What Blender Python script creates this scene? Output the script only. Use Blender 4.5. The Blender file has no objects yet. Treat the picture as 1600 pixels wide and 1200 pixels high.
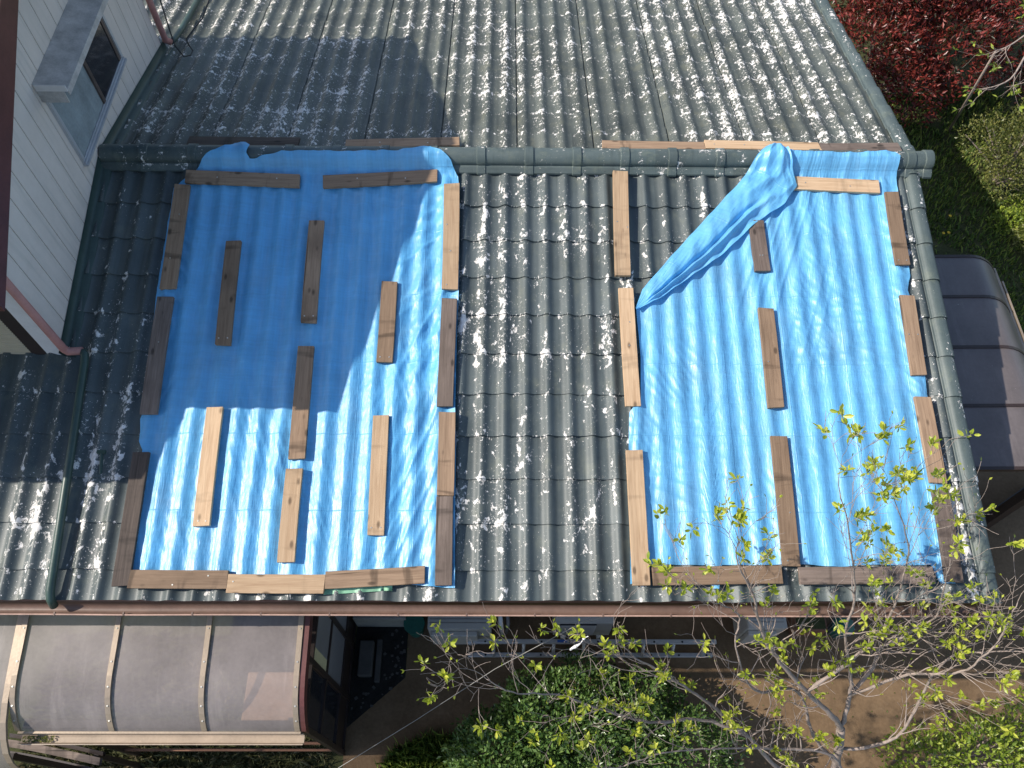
import bpy, bmesh, math, random
from mathutils import Vector, Matrix, noise

# ------------------------------------------------------------------ camera, sky, sun, exposure
sc = bpy.context.scene
COL = sc.collection
cam_d = bpy.data.cameras.new('Camera')
cam = bpy.data.objects.new('Camera', cam_d)
COL.objects.link(cam)
Rv = Vector((0.99992963, -0.00037803, 0.01185745))
Uv = Vector((-0.00561992, 0.86513643, 0.50150511))
Fv = Vector((0.0104479, 0.50153646, -0.86507342))
m3 = Matrix((Rv, Uv, -Fv)).transposed()
cam.matrix_world = Matrix.Translation((-0.1985, -4.8688, 8.2058)) @ m3.to_4x4()
cam_d.sensor_width = 36.0
cam_d.lens = 28.441
cam_d.clip_start = 0.05
cam_d.clip_end = 500
sc.camera = cam

SUN = Vector((-1.12, -0.03, 1.0)).normalized()
elev = math.asin(SUN.z)
w = bpy.data.worlds.new('World')
sc.world = w
w.use_nodes = True
wn = w.node_tree.nodes
sky = wn.new('ShaderNodeTexSky')
sky.sky_type = 'NISHITA'
sky.sun_disc = False
sky.sun_elevation = elev
sky.sun_rotation = math.radians(270)
bg = wn['Background']
bg.inputs['Strength'].default_value = 0.15
w.node_tree.links.new(sky.outputs[0], bg.inputs['Color'])
sun_d = bpy.data.lights.new('Sun', 'SUN')
sun_d.energy = 4.5
sun_d.angle = math.radians(0.5)
sun_d.color = (1.0, 0.93, 0.83)
sun = bpy.data.objects.new('Sun', sun_d)
COL.objects.link(sun)
sun.rotation_euler = (-SUN).to_track_quat('-Z', 'Y').to_euler()
sc.view_settings.view_transform = 'Standard'
sc.view_settings.look = 'None'
sc.view_settings.exposure = 0.35
sc.view_settings.gamma = 1.0

# ------------------------------------------------------------------ constants of the roof
S = math.radians(10.86)
cS, sS = math.cos(S), math.sin(S)
ZR = 3.4                 # height where the two slopes meet
PIT = 0.16               # pitch of the tile rolls
U0 = -0.032              # a roll crest
AMP = 0.033
G = 0.3161               # course gauge
NEAR_C = [0.414 + G * i for i in range(-1, 10)]
WALLX = -3.442

def wave(x):
    c = 0.5 + 0.5 * math.cos(2 * math.pi * (x - U0) / PIT)
    return AMP * c ** 1.75

def near(x, d, h=0.0):     # point on the near slope (d down the slope, h along its normal)
    return Vector((x, -d * cS - h * sS, ZR - d * sS + h * cS))

def far(x, d, h=0.0):
    return Vector((x, d * cS + h * sS, ZR - d * sS + h * cS))

# ------------------------------------------------------------------ helpers
def prop(o, label=None, cat=None, group=None, kind=None):
    if label: o['label'] = label
    if cat: o['category'] = cat
    if group: o['group'] = group
    if kind: o['kind'] = kind
    return o

def empty(name, loc, label, cat, group=None, rotz=0.0):
    o = bpy.data.objects.new(name, None)
    COL.objects.link(o)
    o.location = loc
    o.rotation_euler = (0, 0, rotz)
    o.empty_display_size = 0.1
    bpy.context.view_layer.update()
    return prop(o, label, cat, group)

def link(name, me, mat, parent=None, smooth=False):
    o = bpy.data.objects.new(name, me)
    COL.objects.link(o)
    if mat is not None and not me.materials:
        me.materials.append(mat)
    if smooth:
        me.polygons.foreach_set('use_smooth', [True] * len(me.polygons))
    if parent is not None:
        o.parent = parent
        o.matrix_parent_inverse = parent_inv(parent)
    return o

def parent_inv(p):
    m = Matrix.Identity(4)
    q = p
    chain = []
    while q is not None:
        chain.append(q)
        q = q.parent
    m = chain[-1].matrix_basis.copy()
    for c in reversed(chain[:-1]):
        m = m @ c.matrix_parent_inverse @ c.matrix_basis
    return m.inverted()

class MB:
    """collects quads in world space and links them as one mesh"""
    def __init__(self):
        self.v, self.f, self.uv = [], [], []
    def quad(self, a, b, c, d):
        n = len(self.v)
        self.v += [tuple(a), tuple(b), tuple(c), tuple(d)]
        self.f.append((n, n + 1, n + 2, n + 3))
    def box(self, lo, hi, M=None):
        x0, y0, z0 = lo; x1, y1, z1 = hi
        p = [Vector(q) for q in ((x0, y0, z0), (x1, y0, z0), (x1, y1, z0), (x0, y1, z0),
                                 (x0, y0, z1), (x1, y0, z1), (x1, y1, z1), (x0, y1, z1))]
        if M: p = [M @ q for q in p]
        n = len(self.v)
        self.v += [tuple(q) for q in p]
        for f in ((0, 3, 2, 1), (4, 5, 6, 7), (0, 1, 5, 4), (1, 2, 6, 5), (2, 3, 7, 6), (3, 0, 4, 7)):
            self.f.append(tuple(n + i for i in f))
        return self
    def tube(self, pts, rad, seg=8, caps=True):
        pts = [Vector(p) for p in pts]
        if not hasattr(rad, '__len__'): rad = [rad] * len(pts)
        n0 = len(self.v)
        t0 = (pts[1] - pts[0]).normalized()
        ref = Vector((0, 0, 1)) if abs(t0.z) < 0.9 else Vector((1, 0, 0))
        u = t0.cross(ref).normalized()
        for i, p in enumerate(pts):
            if i == 0: t = pts[1] - pts[0]
            elif i == len(pts) - 1: t = pts[-1] - pts[-2]
            else: t = (pts[i + 1] - pts[i]).normalized() + (pts[i] - pts[i - 1]).normalized()
            t.normalize()
            u = (u - t * u.dot(t))
            if u.length < 1e-6: u = t.orthogonal()
            u.normalize()
            v = t.cross(u)
            for k in range(seg):
                a = 2 * math.pi * k / seg
                self.v.append(tuple(p + (u * math.cos(a) + v * math.sin(a)) * rad[i]))
        for i in range(len(pts) - 1):
            for k in range(seg):
                a = n0 + i * seg + k; b = n0 + i * seg + (k + 1) % seg
                self.f.append((a, b, b + seg, a + seg))
        if caps:
            self.f.append(tuple(n0 + k for k in reversed(range(seg))))
            e = n0 + (len(pts) - 1) * seg
            self.f.append(tuple(e + k for k in range(seg)))
        return self
    def sheet(self, rows):
        """rows: list of equal length lists of points"""
        n0 = len(self.v); m = len(rows[0])
        for r in rows: self.v += [tuple(p) for p in r]
        for i in range(len(rows) - 1):
            for j in range(m - 1):
                a = n0 + i * m + j
                self.f.append((a, a + 1, a + m + 1, a + m))
        return self
    def prism(self, poly, x0, x1):
        """polygon of (y, z) points, counter-clockwise seen from +x, extruded along x"""
        n = len(self.v); k = len(poly)
        self.v += [(x0, y, z) for y, z in poly] + [(x1, y, z) for y, z in poly]
        self.f.append(tuple(n + i for i in reversed(range(k))))
        self.f.append(tuple(n + k + i for i in range(k)))
        for i in range(k):
            j = (i + 1) % k
            self.f.append((n + i, n + j, n + k + j, n + k + i))
        return self
    def mesh(self, name):
        me = bpy.data.meshes.new(name)
        me.from_pydata(self.v, [], self.f)
        if self.uv:
            l = me.uv_layers.new(name='UVMap')
            flat = []
            for p in me.polygons:
                for vi in p.vertices: flat += self.uv[vi]
            l.data.foreach_set('uv', flat)
        me.update()
        return me
    def build(self, name, mat, parent=None, smooth=False, bevel=0.0):
        o = link(name, self.mesh(name), mat, parent, smooth)
        if bevel > 0:
            b = o.modifiers.new('Bevel', 'BEVEL')
            b.width = bevel; b.segments = 2; b.limit_method = 'ANGLE'
        return o

# ------------------------------------------------------------------ materials
def new_mat(name):
    m = bpy.data.materials.new(name)
    m.use_nodes = True
    return m, m.node_tree.nodes, m.node_tree.links, m.node_tree.nodes['Principled BSDF']

class NT:
    def __init__(self, m):
        self.n = m.node_tree.nodes; self.l = m.node_tree.links
    def put(self, sock, v):
        if v is None: return
        if isinstance(v, bpy.types.NodeSocket): self.l.new(v, sock)
        else: sock.default_value = v
    def math(self, op, a, b=0.0, c=None):
        x = self.n.new('ShaderNodeMath'); x.operation = op
        self.put(x.inputs[0], a); self.put(x.inputs[1], b)
        if c is not None: self.put(x.inputs[2], c)
        return x.outputs[0]
    def noise(self, vec, scale, detail=3, rough=0.55, dist=0.0):
        x = self.n.new('ShaderNodeTexNoise')
        self.put(x.inputs['Vector'], vec)
        x.inputs['Scale'].default_value = scale; x.inputs['Detail'].default_value = detail
        x.inputs['Roughness'].default_value = rough; x.inputs['Distortion'].default_value = dist
        return x.outputs['Fac']
    def mapping(self, vec, scale=(1, 1, 1), loc=(0, 0, 0), rot=(0, 0, 0)):
        x = self.n.new('ShaderNodeMapping')
        self.put(x.inputs['Vector'], vec)
        x.inputs['Scale'].default_value = scale
        self.put(x.inputs['Location'], loc); x.inputs['Rotation'].default_value = rot
        return x.outputs[0]
    def coord(self, which='Object'):
        return self.n.new('ShaderNodeTexCoord').outputs[which]
    def step(self, v, a, b):
        x = self.n.new('ShaderNodeMapRange'); x.interpolation_type = 'SMOOTHSTEP'
        self.put(x.inputs[0], v); self.put(x.inputs[1], a); self.put(x.inputs[2], b)
        return x.outputs[0]
    def mix(self, f, a, b):
        x = self.n.new('ShaderNodeMix'); x.data_type = 'RGBA'
        self.put(x.inputs[0], f)
        for s, v in ((x.inputs[6], a), (x.inputs[7], b)):
            if isinstance(v, (tuple, list)): v = tuple(v[:3]) + (1.0,)
            self.put(s, v)
        return x.outputs[2]
    def ramp(self, f, stops):
        x = self.n.new('ShaderNodeValToRGB')
        e = x.color_ramp.elements
        while len(e) < len(stops): e.new(0.5)
        for i, (p, c) in enumerate(stops):
            e[i].position = p; e[i].color = tuple(c[:3]) + (1.0,)
        self.put(x.inputs[0], f)
        return x.outputs[0]
    def bump(self, h, strength=0.4, dist=0.01, normal=None):
        x = self.n.new('ShaderNodeBump')
        x.inputs['Strength'].default_value = strength; x.inputs['Distance'].default_value = dist
        self.put(x.inputs['Height'], h)
        if normal is not None: self.put(x.inputs['Normal'], normal)
        return x.outputs[0]
    def sep(self, v):
        x = self.n.new('ShaderNodeSeparateXYZ'); self.put(x.inputs[0], v)
        return x.outputs
    def comb(self, a, b, c=0.0):
        x = self.n.new('ShaderNodeCombineXYZ')
        for s, v in zip(x.inputs, (a, b, c)): self.put(s, v)
        return x.outputs[0]

def plain(name, col, rough=0.6, metal=0.0, var=0.18, scale=6.0, bump=0.15, spec=0.5):
    m, n, l, p = new_mat(name); t = NT(m)
    co = t.coord('Object')
    a = t.noise(co, scale, 4, 0.6)
    b = t.noise(co, scale * 9, 3, 0.6)
    f = t.math('ADD', t.math('MULTIPLY', a, 0.7), t.math('MULTIPLY', b, 0.3))
    lo = tuple(c * (1 - var * 1.6) for c in col); hi = tuple(c * (1 + var * 1.6) for c in col)
    l.new(t.ramp(f, [(0.3, lo), (0.7, hi)]), p.inputs['Base Color'])
    p.inputs['Roughness'].default_value = rough
    p.inputs['Metallic'].default_value = metal
    p.inputs['Specular IOR Level'].default_value = spec
    if bump: l.new(t.bump(b, bump, 0.004), p.inputs['Normal'])
    return m

def tile_mat(name, thr, seed, base_lo, base_hi, specks=0.5, edge_w=0.045, fs=25, bw=0.36, tv=0.36):
    """weathered painted tile: green grey paint, pale flakes where it has peeled"""
    m, n, l, p = new_mat(name); t = NT(m)
    uv = n.new('ShaderNodeUVMap').outputs[0]
    x, d, _ = t.sep(uv)
    v = t.mapping(uv, (1, 0.62, 1), (seed, seed * 0.7, 0))
    big = t.noise(t.mapping(uv, (1, 0.5, 1), (seed * 3, 0, 0)), 1.1, 2, 0.5)
    mid = t.noise(t.mapping(uv, (1.2, 0.45, 1), (seed * 5, 2, 0)), 5.0, 2, 0.5)
    fine = t.noise(v, fs, 6, 0.70, 0.35)
    speck = t.noise(v, 75, 4, 0.72, 0.2)
    # flank of the roll that weathers first
    ph = t.math('COSINE', t.math('MULTIPLY', t.math('SUBTRACT', x, U0 - 0.022), 2 * math.pi / PIT))
    # lower edge of each course
    fr = t.math('FRACT', t.math('DIVIDE', t.math('SUBTRACT', d, 0.414), G))
    edge = t.math('POWER', t.math('ABSOLUTE', t.math('MULTIPLY', t.math('SUBTRACT', fr, 0.5), 2.0)), 6.0)
    bias = t.math('ADD', t.math('MULTIPLY', t.math('SUBTRACT', big, 0.5), bw),
                  t.math('MULTIPLY', t.math('SUBTRACT', mid, 0.5), bw))
    bias = t.math('ADD', bias, t.math('MULTIPLY', ph, 0.045))
    bias = t.math('ADD', bias, t.math('MULTIPLY', edge, edge_w))
    s = t.math('ADD', fine, bias)
    f1 = t.step(s, thr, thr + 0.010)
    s2 = t.math('ADD', speck, t.math('MULTIPLY', bias, 0.55))
    f2 = t.step(s2, 0.640 + (thr - 0.63) * 0.6, 0.665 + (thr - 0.63) * 0.6)
    fl = t.math('MAXIMUM', f1, t.math('MULTIPLY', f2, specks))
    tone = t.noise(v, 3.2, 5, 0.65)
    grit = t.noise(v, 130, 2, 0.6)
    base = t.ramp(t.math('ADD', t.math('MULTIPLY', tone, 0.75), t.math('MULTIPLY', grit, 0.25)),
                  [(0.3, base_lo), (0.68, base_hi)])
    tid = t.comb(t.math('FLOOR', t.math('DIVIDE', t.math('SUBTRACT', x, U0 + PIT * 0.5), PIT * 2)), t.math('FLOOR', t.math('DIVIDE', t.math('SUBTRACT', d, 0.414), G)), seed)
    wn_ = n.new('ShaderNodeTexWhiteNoise'); l.new(tid, wn_.inputs['Vector'])
    hs = n.new('ShaderNodeHueSaturation'); l.new(base, hs.inputs['Color'])
    l.new(t.math('ADD', 1.0 - tv / 2, t.math('MULTIPLY', wn_.outputs['Value'], tv)), hs.inputs['Value'])
    base = hs.outputs[0]
    # dirt gathered in the laps and streaks running down
    streak = t.noise(t.comb(t.math('MULTIPLY', x, 38.0), t.math('MULTIPLY', d, 1.6), seed), 1.0, 4, 0.65)
    base = t.mix(t.math('MULTIPLY', t.step(streak, 0.50, 0.75), 0.32), base, (base_lo[0] * 0.55, base_lo[1] * 0.55, base_lo[2] * 0.5))
    # grey-yellow lichen film, patchy
    lich = t.math('MULTIPLY', t.step(t.noise(v, 7, 5, 0.7), 0.5, 0.72), 0.45)
    base = t.mix(lich, base, (base_hi[0] * 1.5, base_hi[1] * 1.35, base_hi[2] * 1.05))
    flake = t.ramp(t.noise(v, 45, 3, 0.6), [(0.3, (0.52, 0.48, 0.43)), (0.65, (0.80, 0.78, 0.75))])
    l.new(t.mix(fl, base, flake), p.inputs['Base Color'])
    rr = n.new('ShaderNodeMapRange')
    l.new(fl, rr.inputs[0]); rr.inputs[3].default_value = 0.50; rr.inputs[4].default_value = 0.85
    l.new(rr.outputs[0], p.inputs['Roughness'])
    p.inputs['Specular IOR Level'].default_value = 0.45
    h = t.math('ADD', t.math('MULTIPLY', fl, -0.6), t.math('MULTIPLY', t.noise(v, 40, 4, 0.7), 0.35))
    l.new(t.bump(h, 0.35, 0.006), p.inputs['Normal'])
    return m

def wood_mat(name, c_lo, c_hi, stain=0.35, rough=0.75):
    m, n, l, p = new_mat(name); t = NT(m)
    co = t.coord('Object')
    oi = n.new('ShaderNodeObjectInfo').outputs['Random']
    off = t.comb(t.math('MULTIPLY', oi, 37.0), t.math('MULTIPLY', oi, 11.0), t.math('MULTIPLY', oi, 5.0))
    add = n.new('ShaderNodeVectorMath'); add.operation = 'ADD'
    l.new(co, add.inputs[0]); l.new(off, add.inputs[1])
    c2 = add.outputs[0]
    g1 = t.noise(t.mapping(c2, (1.2, 26, 26)), 2.2, 4, 0.6, 0.9)
    g2 = t.noise(t.mapping(c2, (3, 90, 90)), 3.0, 3, 0.6)
    f = t.math('ADD', t.math('MULTIPLY', g1, 0.72), t.math('MULTIPLY', g2, 0.28))
    base = t.ramp(f, [(0.30, c_lo), (0.66, c_hi)])
    # dark stains and joist marks across the board
    st = t.noise(t.mapping(c2, (7.5, 1.6, 1)), 1.0, 3, 0.6, 0.3)
    base = t.mix(t.math('MULTIPLY', t.step(st, 0.56, 0.68), stain), base, tuple(c * 0.22 for c in c_lo))
    st2 = t.noise(t.mapping(c2, (2.0, 3.0, 1)), 1.0, 4, 0.6)
    base = t.mix(t.math('MULTIPLY', t.step(st2, 0.48, 0.75), stain * 0.8), base, tuple(c * 0.55 for c in c_lo))
    # knots
    vo = n.new('ShaderNodeTexVoronoi'); vo.inputs['Scale'].default_value = 1.0
    l.new(t.mapping(c2, (5.0, 11.0, 3.0)), vo.inputs['Vector'])
    k = t.step(vo.outputs['Distance'], 0.20, 0.07)
    base = t.mix(t.math('MULTIPLY', k, 0.75), base, tuple(c * 0.25 for c in c_lo))
    sp = t.noise(t.mapping(c2, (0.9, 48, 3)), 1.0, 2, 0.5, 0.2)
    base = t.mix(t.math('MULTIPLY', t.step(sp, 0.70, 0.76), 0.8), base, tuple(c * 0.2 for c in c_lo))
    # each board its own tone
    hv = n.new('ShaderNodeHueSaturation')
    l.new(base, hv.inputs['Color'])
    mr = n.new('ShaderNodeMapRange'); l.new(oi, mr.inputs[0]); mr.inputs[3].default_value = 0.68; mr.inputs[4].default_value = 1.22; hv.inputs['Saturation'].default_value = 0.93
    l.new(mr.outputs[0], hv.inputs['Value'])
    l.new(hv.outputs[0], p.inputs['Base Color'])
    p.inputs['Roughness'].default_value = rough
    p.inputs['Specular IOR Level'].default_value = 0.3
    l.new(t.bump(f, 0.35, 0.004), p.inputs['Normal'])
    return m

def tarp_mat(name, col, seed, crumple=0.45):
    m, n, l, p = new_mat(name); t = NT(m)
    uv = n.new('ShaderNodeUVMap').outputs[0]
    tone = t.noise(t.mapping(uv, (1, 1, 1), (seed, 0, 0)), 2.6, 5, 0.6)
    # woven tape grid
    x, d, _ = t.sep(uv)
    wx = t.math('SINE', t.math('MULTIPLY', x, 520.0)); wd = t.math('SINE', t.math('MULTIPLY', d, 520.0))
    weave = t.math('MULTIPLY', wx, wd)
    tape = t.noise(t.comb(t.math('MULTIPLY', x, 60.0), t.math('MULTIPLY', d, 3.0), seed), 1.0, 2, 0.5)
    tape2 = t.noise(t.comb(t.math('MULTIPLY', x, 3.0), t.math('MULTIPLY', d, 60.0), seed), 1.0, 2, 0.5)
    f = t.math('ADD', t.math('MULTIPLY', tone, 0.6), t.math('ADD', t.math('MULTIPLY', tape, 0.2), t.math('MULTIPLY', tape2, 0.2)))
    base = t.ramp(f, [(0.32, tuple(c * 0.8 for c in col)), (0.66, tuple(min(1, c * 1.25) for c in col))])
    # dust film
    dust = t.math('MULTIPLY', t.step(t.noise(t.mapping(uv, (1, 0.5, 1), (seed, 3, 0)), 3.5, 5, 0.65), 0.45, 0.78), 0.26)
    base = t.mix(dust, base, (0.38, 0.55, 0.68))
    l.new(base, p.inputs['Base Color'])
    l.new(t.math('ADD', 0.33, t.math('MULTIPLY', t.noise(uv, 9, 4, 0.6), 0.20)), p.inputs['Roughness'])
    p.inputs['Specular IOR Level'].default_value = 1.0
    # crumpled facets, sharp creases, and the square lines where the sheet was folded
    def vor(sc_, rot, off):
        wob = n.new('ShaderNodeVectorMath'); wob.operation = 'ADD'
        nz = n.new('ShaderNodeTexNoise'); nz.inputs['Scale'].default_value = sc_ * 0.8; l.new(uv, nz.inputs['Vector'])
        ms = n.new('ShaderNodeVectorMath'); ms.operation = 'SCALE'; l.new(nz.outputs['Color'], ms.inputs[0]); ms.inputs['Scale'].default_value = 0.5 / sc_
        l.new(uv, wob.inputs[0]); l.new(ms.outputs[0], wob.inputs[1])
        vt = n.new('ShaderNodeTexVoronoi'); vt.inputs['Scale'].default_value = sc_
        l.new(t.mapping(wob.outputs[0], (1, 0.55, 1), (seed, off, 0), (0, 0, rot)), vt.inputs['Vector'])
        return vt.outputs['Distance']
    v1 = vor(7.0, 0.5, 0.0); v2 = vor(15.0, -0.6, 3.0); v3 = vor(34.0, 0.2, 5.0)
    h = t.math('ADD', t.math('MULTIPLY', v1, 0.9 * crumple), t.math('ADD', t.math('MULTIPLY', v2, 0.5 * crumple), t.math('MULTIPLY', v3, 0.13)))
    c1 = t.noise(t.mapping(uv, (1, 0.16, 1), (seed, 0, 0), (0, 0, 0.35)), 30, 3, 0.6, 0.3)
    h = t.math('ADD', h, t.math('MULTIPLY', t.math('ABSOLUTE', t.math('SUBTRACT', c1, 0.5)), 0.8))
    for q_, st_ in ((x, 0.45), (d, 0.55)):
        fq = t.math('FRACT', t.math('ADD', t.math('DIVIDE', q_, st_), 20.3))
        ln_ = t.math('MULTIPLY', t.step(t.math('ABSOLUTE', t.math('SUBTRACT', fq, 0.5)), 0.010, 0.0), 0.16)
        h = t.math('ADD', h, ln_)
    h = t.math('ADD', h, t.math('MULTIPLY', weave, 0.010))
    l.new(t.bump(h, 0.7, 0.012), p.inputs['Normal'])
    tr = n.new('ShaderNodeBsdfTranslucent'); l.new(base, tr.inputs['Color'])
    mx = n.new('ShaderNodeMixShader'); mx.inputs[0].default_value = 0.22
    l.new(p.outputs[0], mx.inputs[1]); l.new(tr.outputs[0], mx.inputs[2])
    l.new(mx.outputs[0], n['Material Output'].inputs['Surface'])
    return m

def leaf_mat(name, stops, trans=0.3, rough=0.4):
    m, n, l, p = new_mat(name); t = NT(m)
    g = n.new('ShaderNodeNewGeometry').outputs['Random Per Island']
    big = t.noise(t.coord('Object'), 2.4, 2, 0.5)
    f = t.math('ADD', t.math('MULTIPLY', g, 0.7), t.math('MULTIPLY', big, 0.3))
    c = t.ramp(f, stops)
    l.new(c, p.inputs['Base Color'])
    p.inputs['Roughness'].default_value = rough
    p.inputs['Specular IOR Level'].default_value = 0.5
    tr = n.new('ShaderNodeBsdfTranslucent'); l.new(c, tr.inputs['Color'])
    mx = n.new('ShaderNodeMixShader'); mx.inputs[0].default_value = trans
    l.new(p.outputs[0], mx.inputs[1]); l.new(tr.outputs[0], mx.inputs[2])
    l.new(mx.outputs[0], n['Material Output'].inputs['Surface'])
    return m

def ground_mat(name, stops, scale=3.0, bump=0.6):
    m, n, l, p = new_mat(name); t = NT(m)
    co = t.coord('Object')
    a = t.noise(co, scale, 6, 0.65); b = t.noise(co, scale * 14, 5, 0.7)
    f = t.math('ADD', t.math('MULTIPLY', a, 0.6), t.math('MULTIPLY', b, 0.4))
    l.new(t.ramp(f, stops), p.inputs['Base Color'])
    p.inputs['Roughness'].default_value = 0.9
    p.inputs['Specular IOR Level'].default_value = 0.2
    l.new(t.bump(b, bump, 0.02), p.inputs['Normal'])
    return m

def poly_mat(name, col, rough=0.25, alpha=0.86):
    """smoked polycarbonate sheet"""
    m, n, l, p = new_mat(name); t = NT(m)
    co = t.coord('Object')
    a = t.noise(co, 2.2, 4, 0.6); b = t.noise(co, 40, 3, 0.6)
    l.new(t.ramp(t.math('ADD', t.math('MULTIPLY', a, 0.75), t.math('MULTIPLY', b, 0.25)),
                 [(0.3, tuple(c * 0.75 for c in col)), (0.7, tuple(c * 1.25 for c in col))]), p.inputs['Base Color'])
    l.new(t.math('ADD', rough, t.math('MULTIPLY', a, 0.2)), p.inputs['Roughness'])
    pc = p.inputs['Base Color'].links[0].from_socket
    stn = t.noise(t.mapping(co, (9, 1.2, 1.2)), 1.0, 5, 0.7)
    pc = t.mix(t.math('MULTIPLY', t.step(stn, 0.5, 0.75), 0.4), pc, tuple(c * 1.7 for c in col))
    pc = t.mix(t.math('MULTIPLY', t.step(t.noise(co, 55, 2, 0.5), 0.76, 0.80), 0.7), pc, (0.5, 0.48, 0.44))
    l.new(pc, p.inputs['Base Color'])
    p.inputs['Alpha'].default_value = alpha
    l.new(t.bump(t.noise(co, 1.3, 2, 0.5), 0.25, 0.05), p.inputs['Normal'])
    return m

M = {}
M['tile_near'] = tile_mat('weathered_roof_tile', 0.635, 1.7, (0.046, 0.060, 0.061), (0.098, 0.118, 0.118), 0.85, 0.05, 19, 0.40, 0.26)
M['tile_far'] = tile_mat('heavily_weathered_roof_tile', 0.618, 6.3, (0.040, 0.049, 0.045), (0.118, 0.128, 0.110), 0.95, 0.095, 36, 0.27, 0.4)
M['tile_trim'] = tile_mat('green_grey_trim_tile', 0.665, 3.1, (0.050, 0.070, 0.068), (0.105, 0.132, 0.128), 0.45)
M['upper_tile'] = plain('glossy_green_tile', (0.10, 0.24, 0.15), 0.3)
M['flashing'] = plain('dark_green_flashing', (0.030, 0.055, 0.048), 0.45)
M['siding'] = plain('off_white_siding', (0.68, 0.60, 0.545), 0.6, var=0.05, scale=2)
mt_ = M['siding']; t_ = NT(mt_); pb = mt_.node_tree.nodes['Principled BSDF']
src = pb.inputs['Base Color'].links[0].from_socket
stk = t_.noise(t_.mapping(t_.coord('Object'), (14, 14, 1.1)), 1.0, 5, 0.65)
mt_.node_tree.links.new(t_.mix(t_.math('MULTIPLY', t_.step(stk, 0.48, 0.8), 0.5), src, (0.36, 0.35, 0.31)), pb.inputs['Base Color'])
M['groove'] = plain('dark_groove', (0.12, 0.12, 0.12), 0.8)
M['white_trim'] = plain('white_corner_board', (0.66, 0.63, 0.62), 0.5, var=0.06)
M['brown_board'] = plain('red_brown_bargeboard', (0.11, 0.035, 0.03), 0.45)
M['dark_brown'] = plain('dark_brown_frame', (0.035, 0.022, 0.018), 0.45)
M['pink_pipe'] = plain('faded_pink_pipe', (0.42, 0.19, 0.165), 0.5, var=0.12)
M['green_pipe'] = plain('green_painted_pipe', (0.032, 0.062, 0.052), 0.4)
M['gutter'] = plain('dark_brown_gutter', (0.15, 0.095, 0.072), 0.45, var=0.2, scale=3)  # one dark brown tone, deeper than the lip
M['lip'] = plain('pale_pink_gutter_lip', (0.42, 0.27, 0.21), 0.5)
M['tan_gutter'] = plain('tan_gutter', (0.36, 0.28, 0.205), 0.45, var=0.15)
M['fascia'] = plain('brown_fascia', (0.13, 0.065, 0.05), 0.6)
M['house_wall'] = plain('grey_render', (0.30, 0.29, 0.26), 0.8, var=0.12)
M['shutter'] = plain('beige_slat_shutter', (0.55, 0.47, 0.34), 0.5, var=0.05)
M['alu'] = plain('blue_grey_aluminium', (0.46, 0.47, 0.50), 0.4, 0.25, var=0.08)
M['hood'] = plain('zinc_window_hood', (0.47, 0.45, 0.44), 0.5, 0.15, var=0.22, scale=9)
M['stile'] = plain('bronze_window_stile', (0.13, 0.10, 0.09), 0.4, 0.4)
M['curtain'] = plain('grey_blue_curtain', (0.24, 0.28, 0.30), 0.8)
mg, n_, l_, p_ = new_mat('dark_window_glass')
p_.inputs['Base Color'].default_value = (0.022, 0.021, 0.026, 1); p_.inputs['Roughness'].default_value = 0.08
M['glass'] = mg
M['wood_new'] = wood_mat('new_pine', (0.36, 0.22, 0.115), (0.56, 0.385, 0.225), 0.25)
M['wood_mid'] = wood_mat('stained_pine', (0.20, 0.122, 0.070), (0.36, 0.235, 0.142), 0.6)
M['wood_grey'] = wood_mat('weathered_wood', (0.115, 0.082, 0.064), (0.24, 0.18, 0.145), 0.5)
M['wood_dark'] = wood_mat('dark_aged_wood', (0.035, 0.026, 0.021), (0.095, 0.070, 0.056), 0.4)
M['screw'] = plain('zinc_screw', (0.6, 0.58, 0.52), 0.35, 0.8, bump=0)
M['tarp_l'] = tarp_mat('blue_tarpaulin', (0.128, 0.465, 0.82), 2.0)
M['tarp_r'] = tarp_mat('light_blue_tarpaulin', (0.152, 0.480, 0.81), 9.0, 0.3)
M['tarp_u'] = tarp_mat('tarpaulin_underside', (0.16, 0.50, 0.80), 4.0, 1.6)
M['rag'] = plain('green_mesh_sheet', (0.20, 0.42, 0.27), 0.5)
M['poly'] = poly_mat('smoked_polycarbonate', (0.30, 0.262, 0.250), 0.24, 0.60)
M['poly_dark'] = poly_mat('dark_smoked_polycarbonate', (0.135, 0.115, 0.112), 0.3, 0.95)
M['tint_panel'] = plain('tint_panel', (0.56, 0.33, 0.19), 0.7, var=0.25, scale=4)
M['rib'] = plain('bronze_rib', (0.33, 0.26, 0.19), 0.4, 0.3, var=0.1)
M['pane'] = plain('grey_frosted_pane', (0.24, 0.23, 0.24), 0.3, var=0.06)
M['pane_cream'] = plain('cream_lit_pane', (0.62, 0.55, 0.34), 0.4, var=0.04)
M['ac'] = plain('cream_white_casing', (0.44, 0.42, 0.385), 0.5, var=0.05)
M['black'] = plain('black_grille', (0.02, 0.02, 0.022), 0.5)
M['ladder'] = plain('ladder_aluminium', (0.55, 0.55, 0.56), 0.4, 0.5, var=0.06)
M['teal'] = plain('teal_plastic', (0.015, 0.12, 0.09), 0.45)
M['concrete'] = plain('old_concrete', (0.075, 0.070, 0.064), 0.9, var=0.15)
M['bark'] = plain('grey_brown_bark', (0.30, 0.24, 0.205), 0.85, var=0.25, scale=30, bump=0.5)
M['white_plastic'] = plain('white_plastic', (0.82, 0.80, 0.78), 0.5, var=0.04)
M['wire'] = plain('black_cable', (0.02, 0.02, 0.02), 0.5)
M['pale_wire'] = plain('pale_wire', (0.28, 0.27, 0.25), 0.5)
M['blue_sticker'] = plain('blue_sticker', (0.05, 0.14, 0.45), 0.4)
M['rust'] = plain('rust_brown_metal', (0.20, 0.09, 0.05), 0.7)
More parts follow.
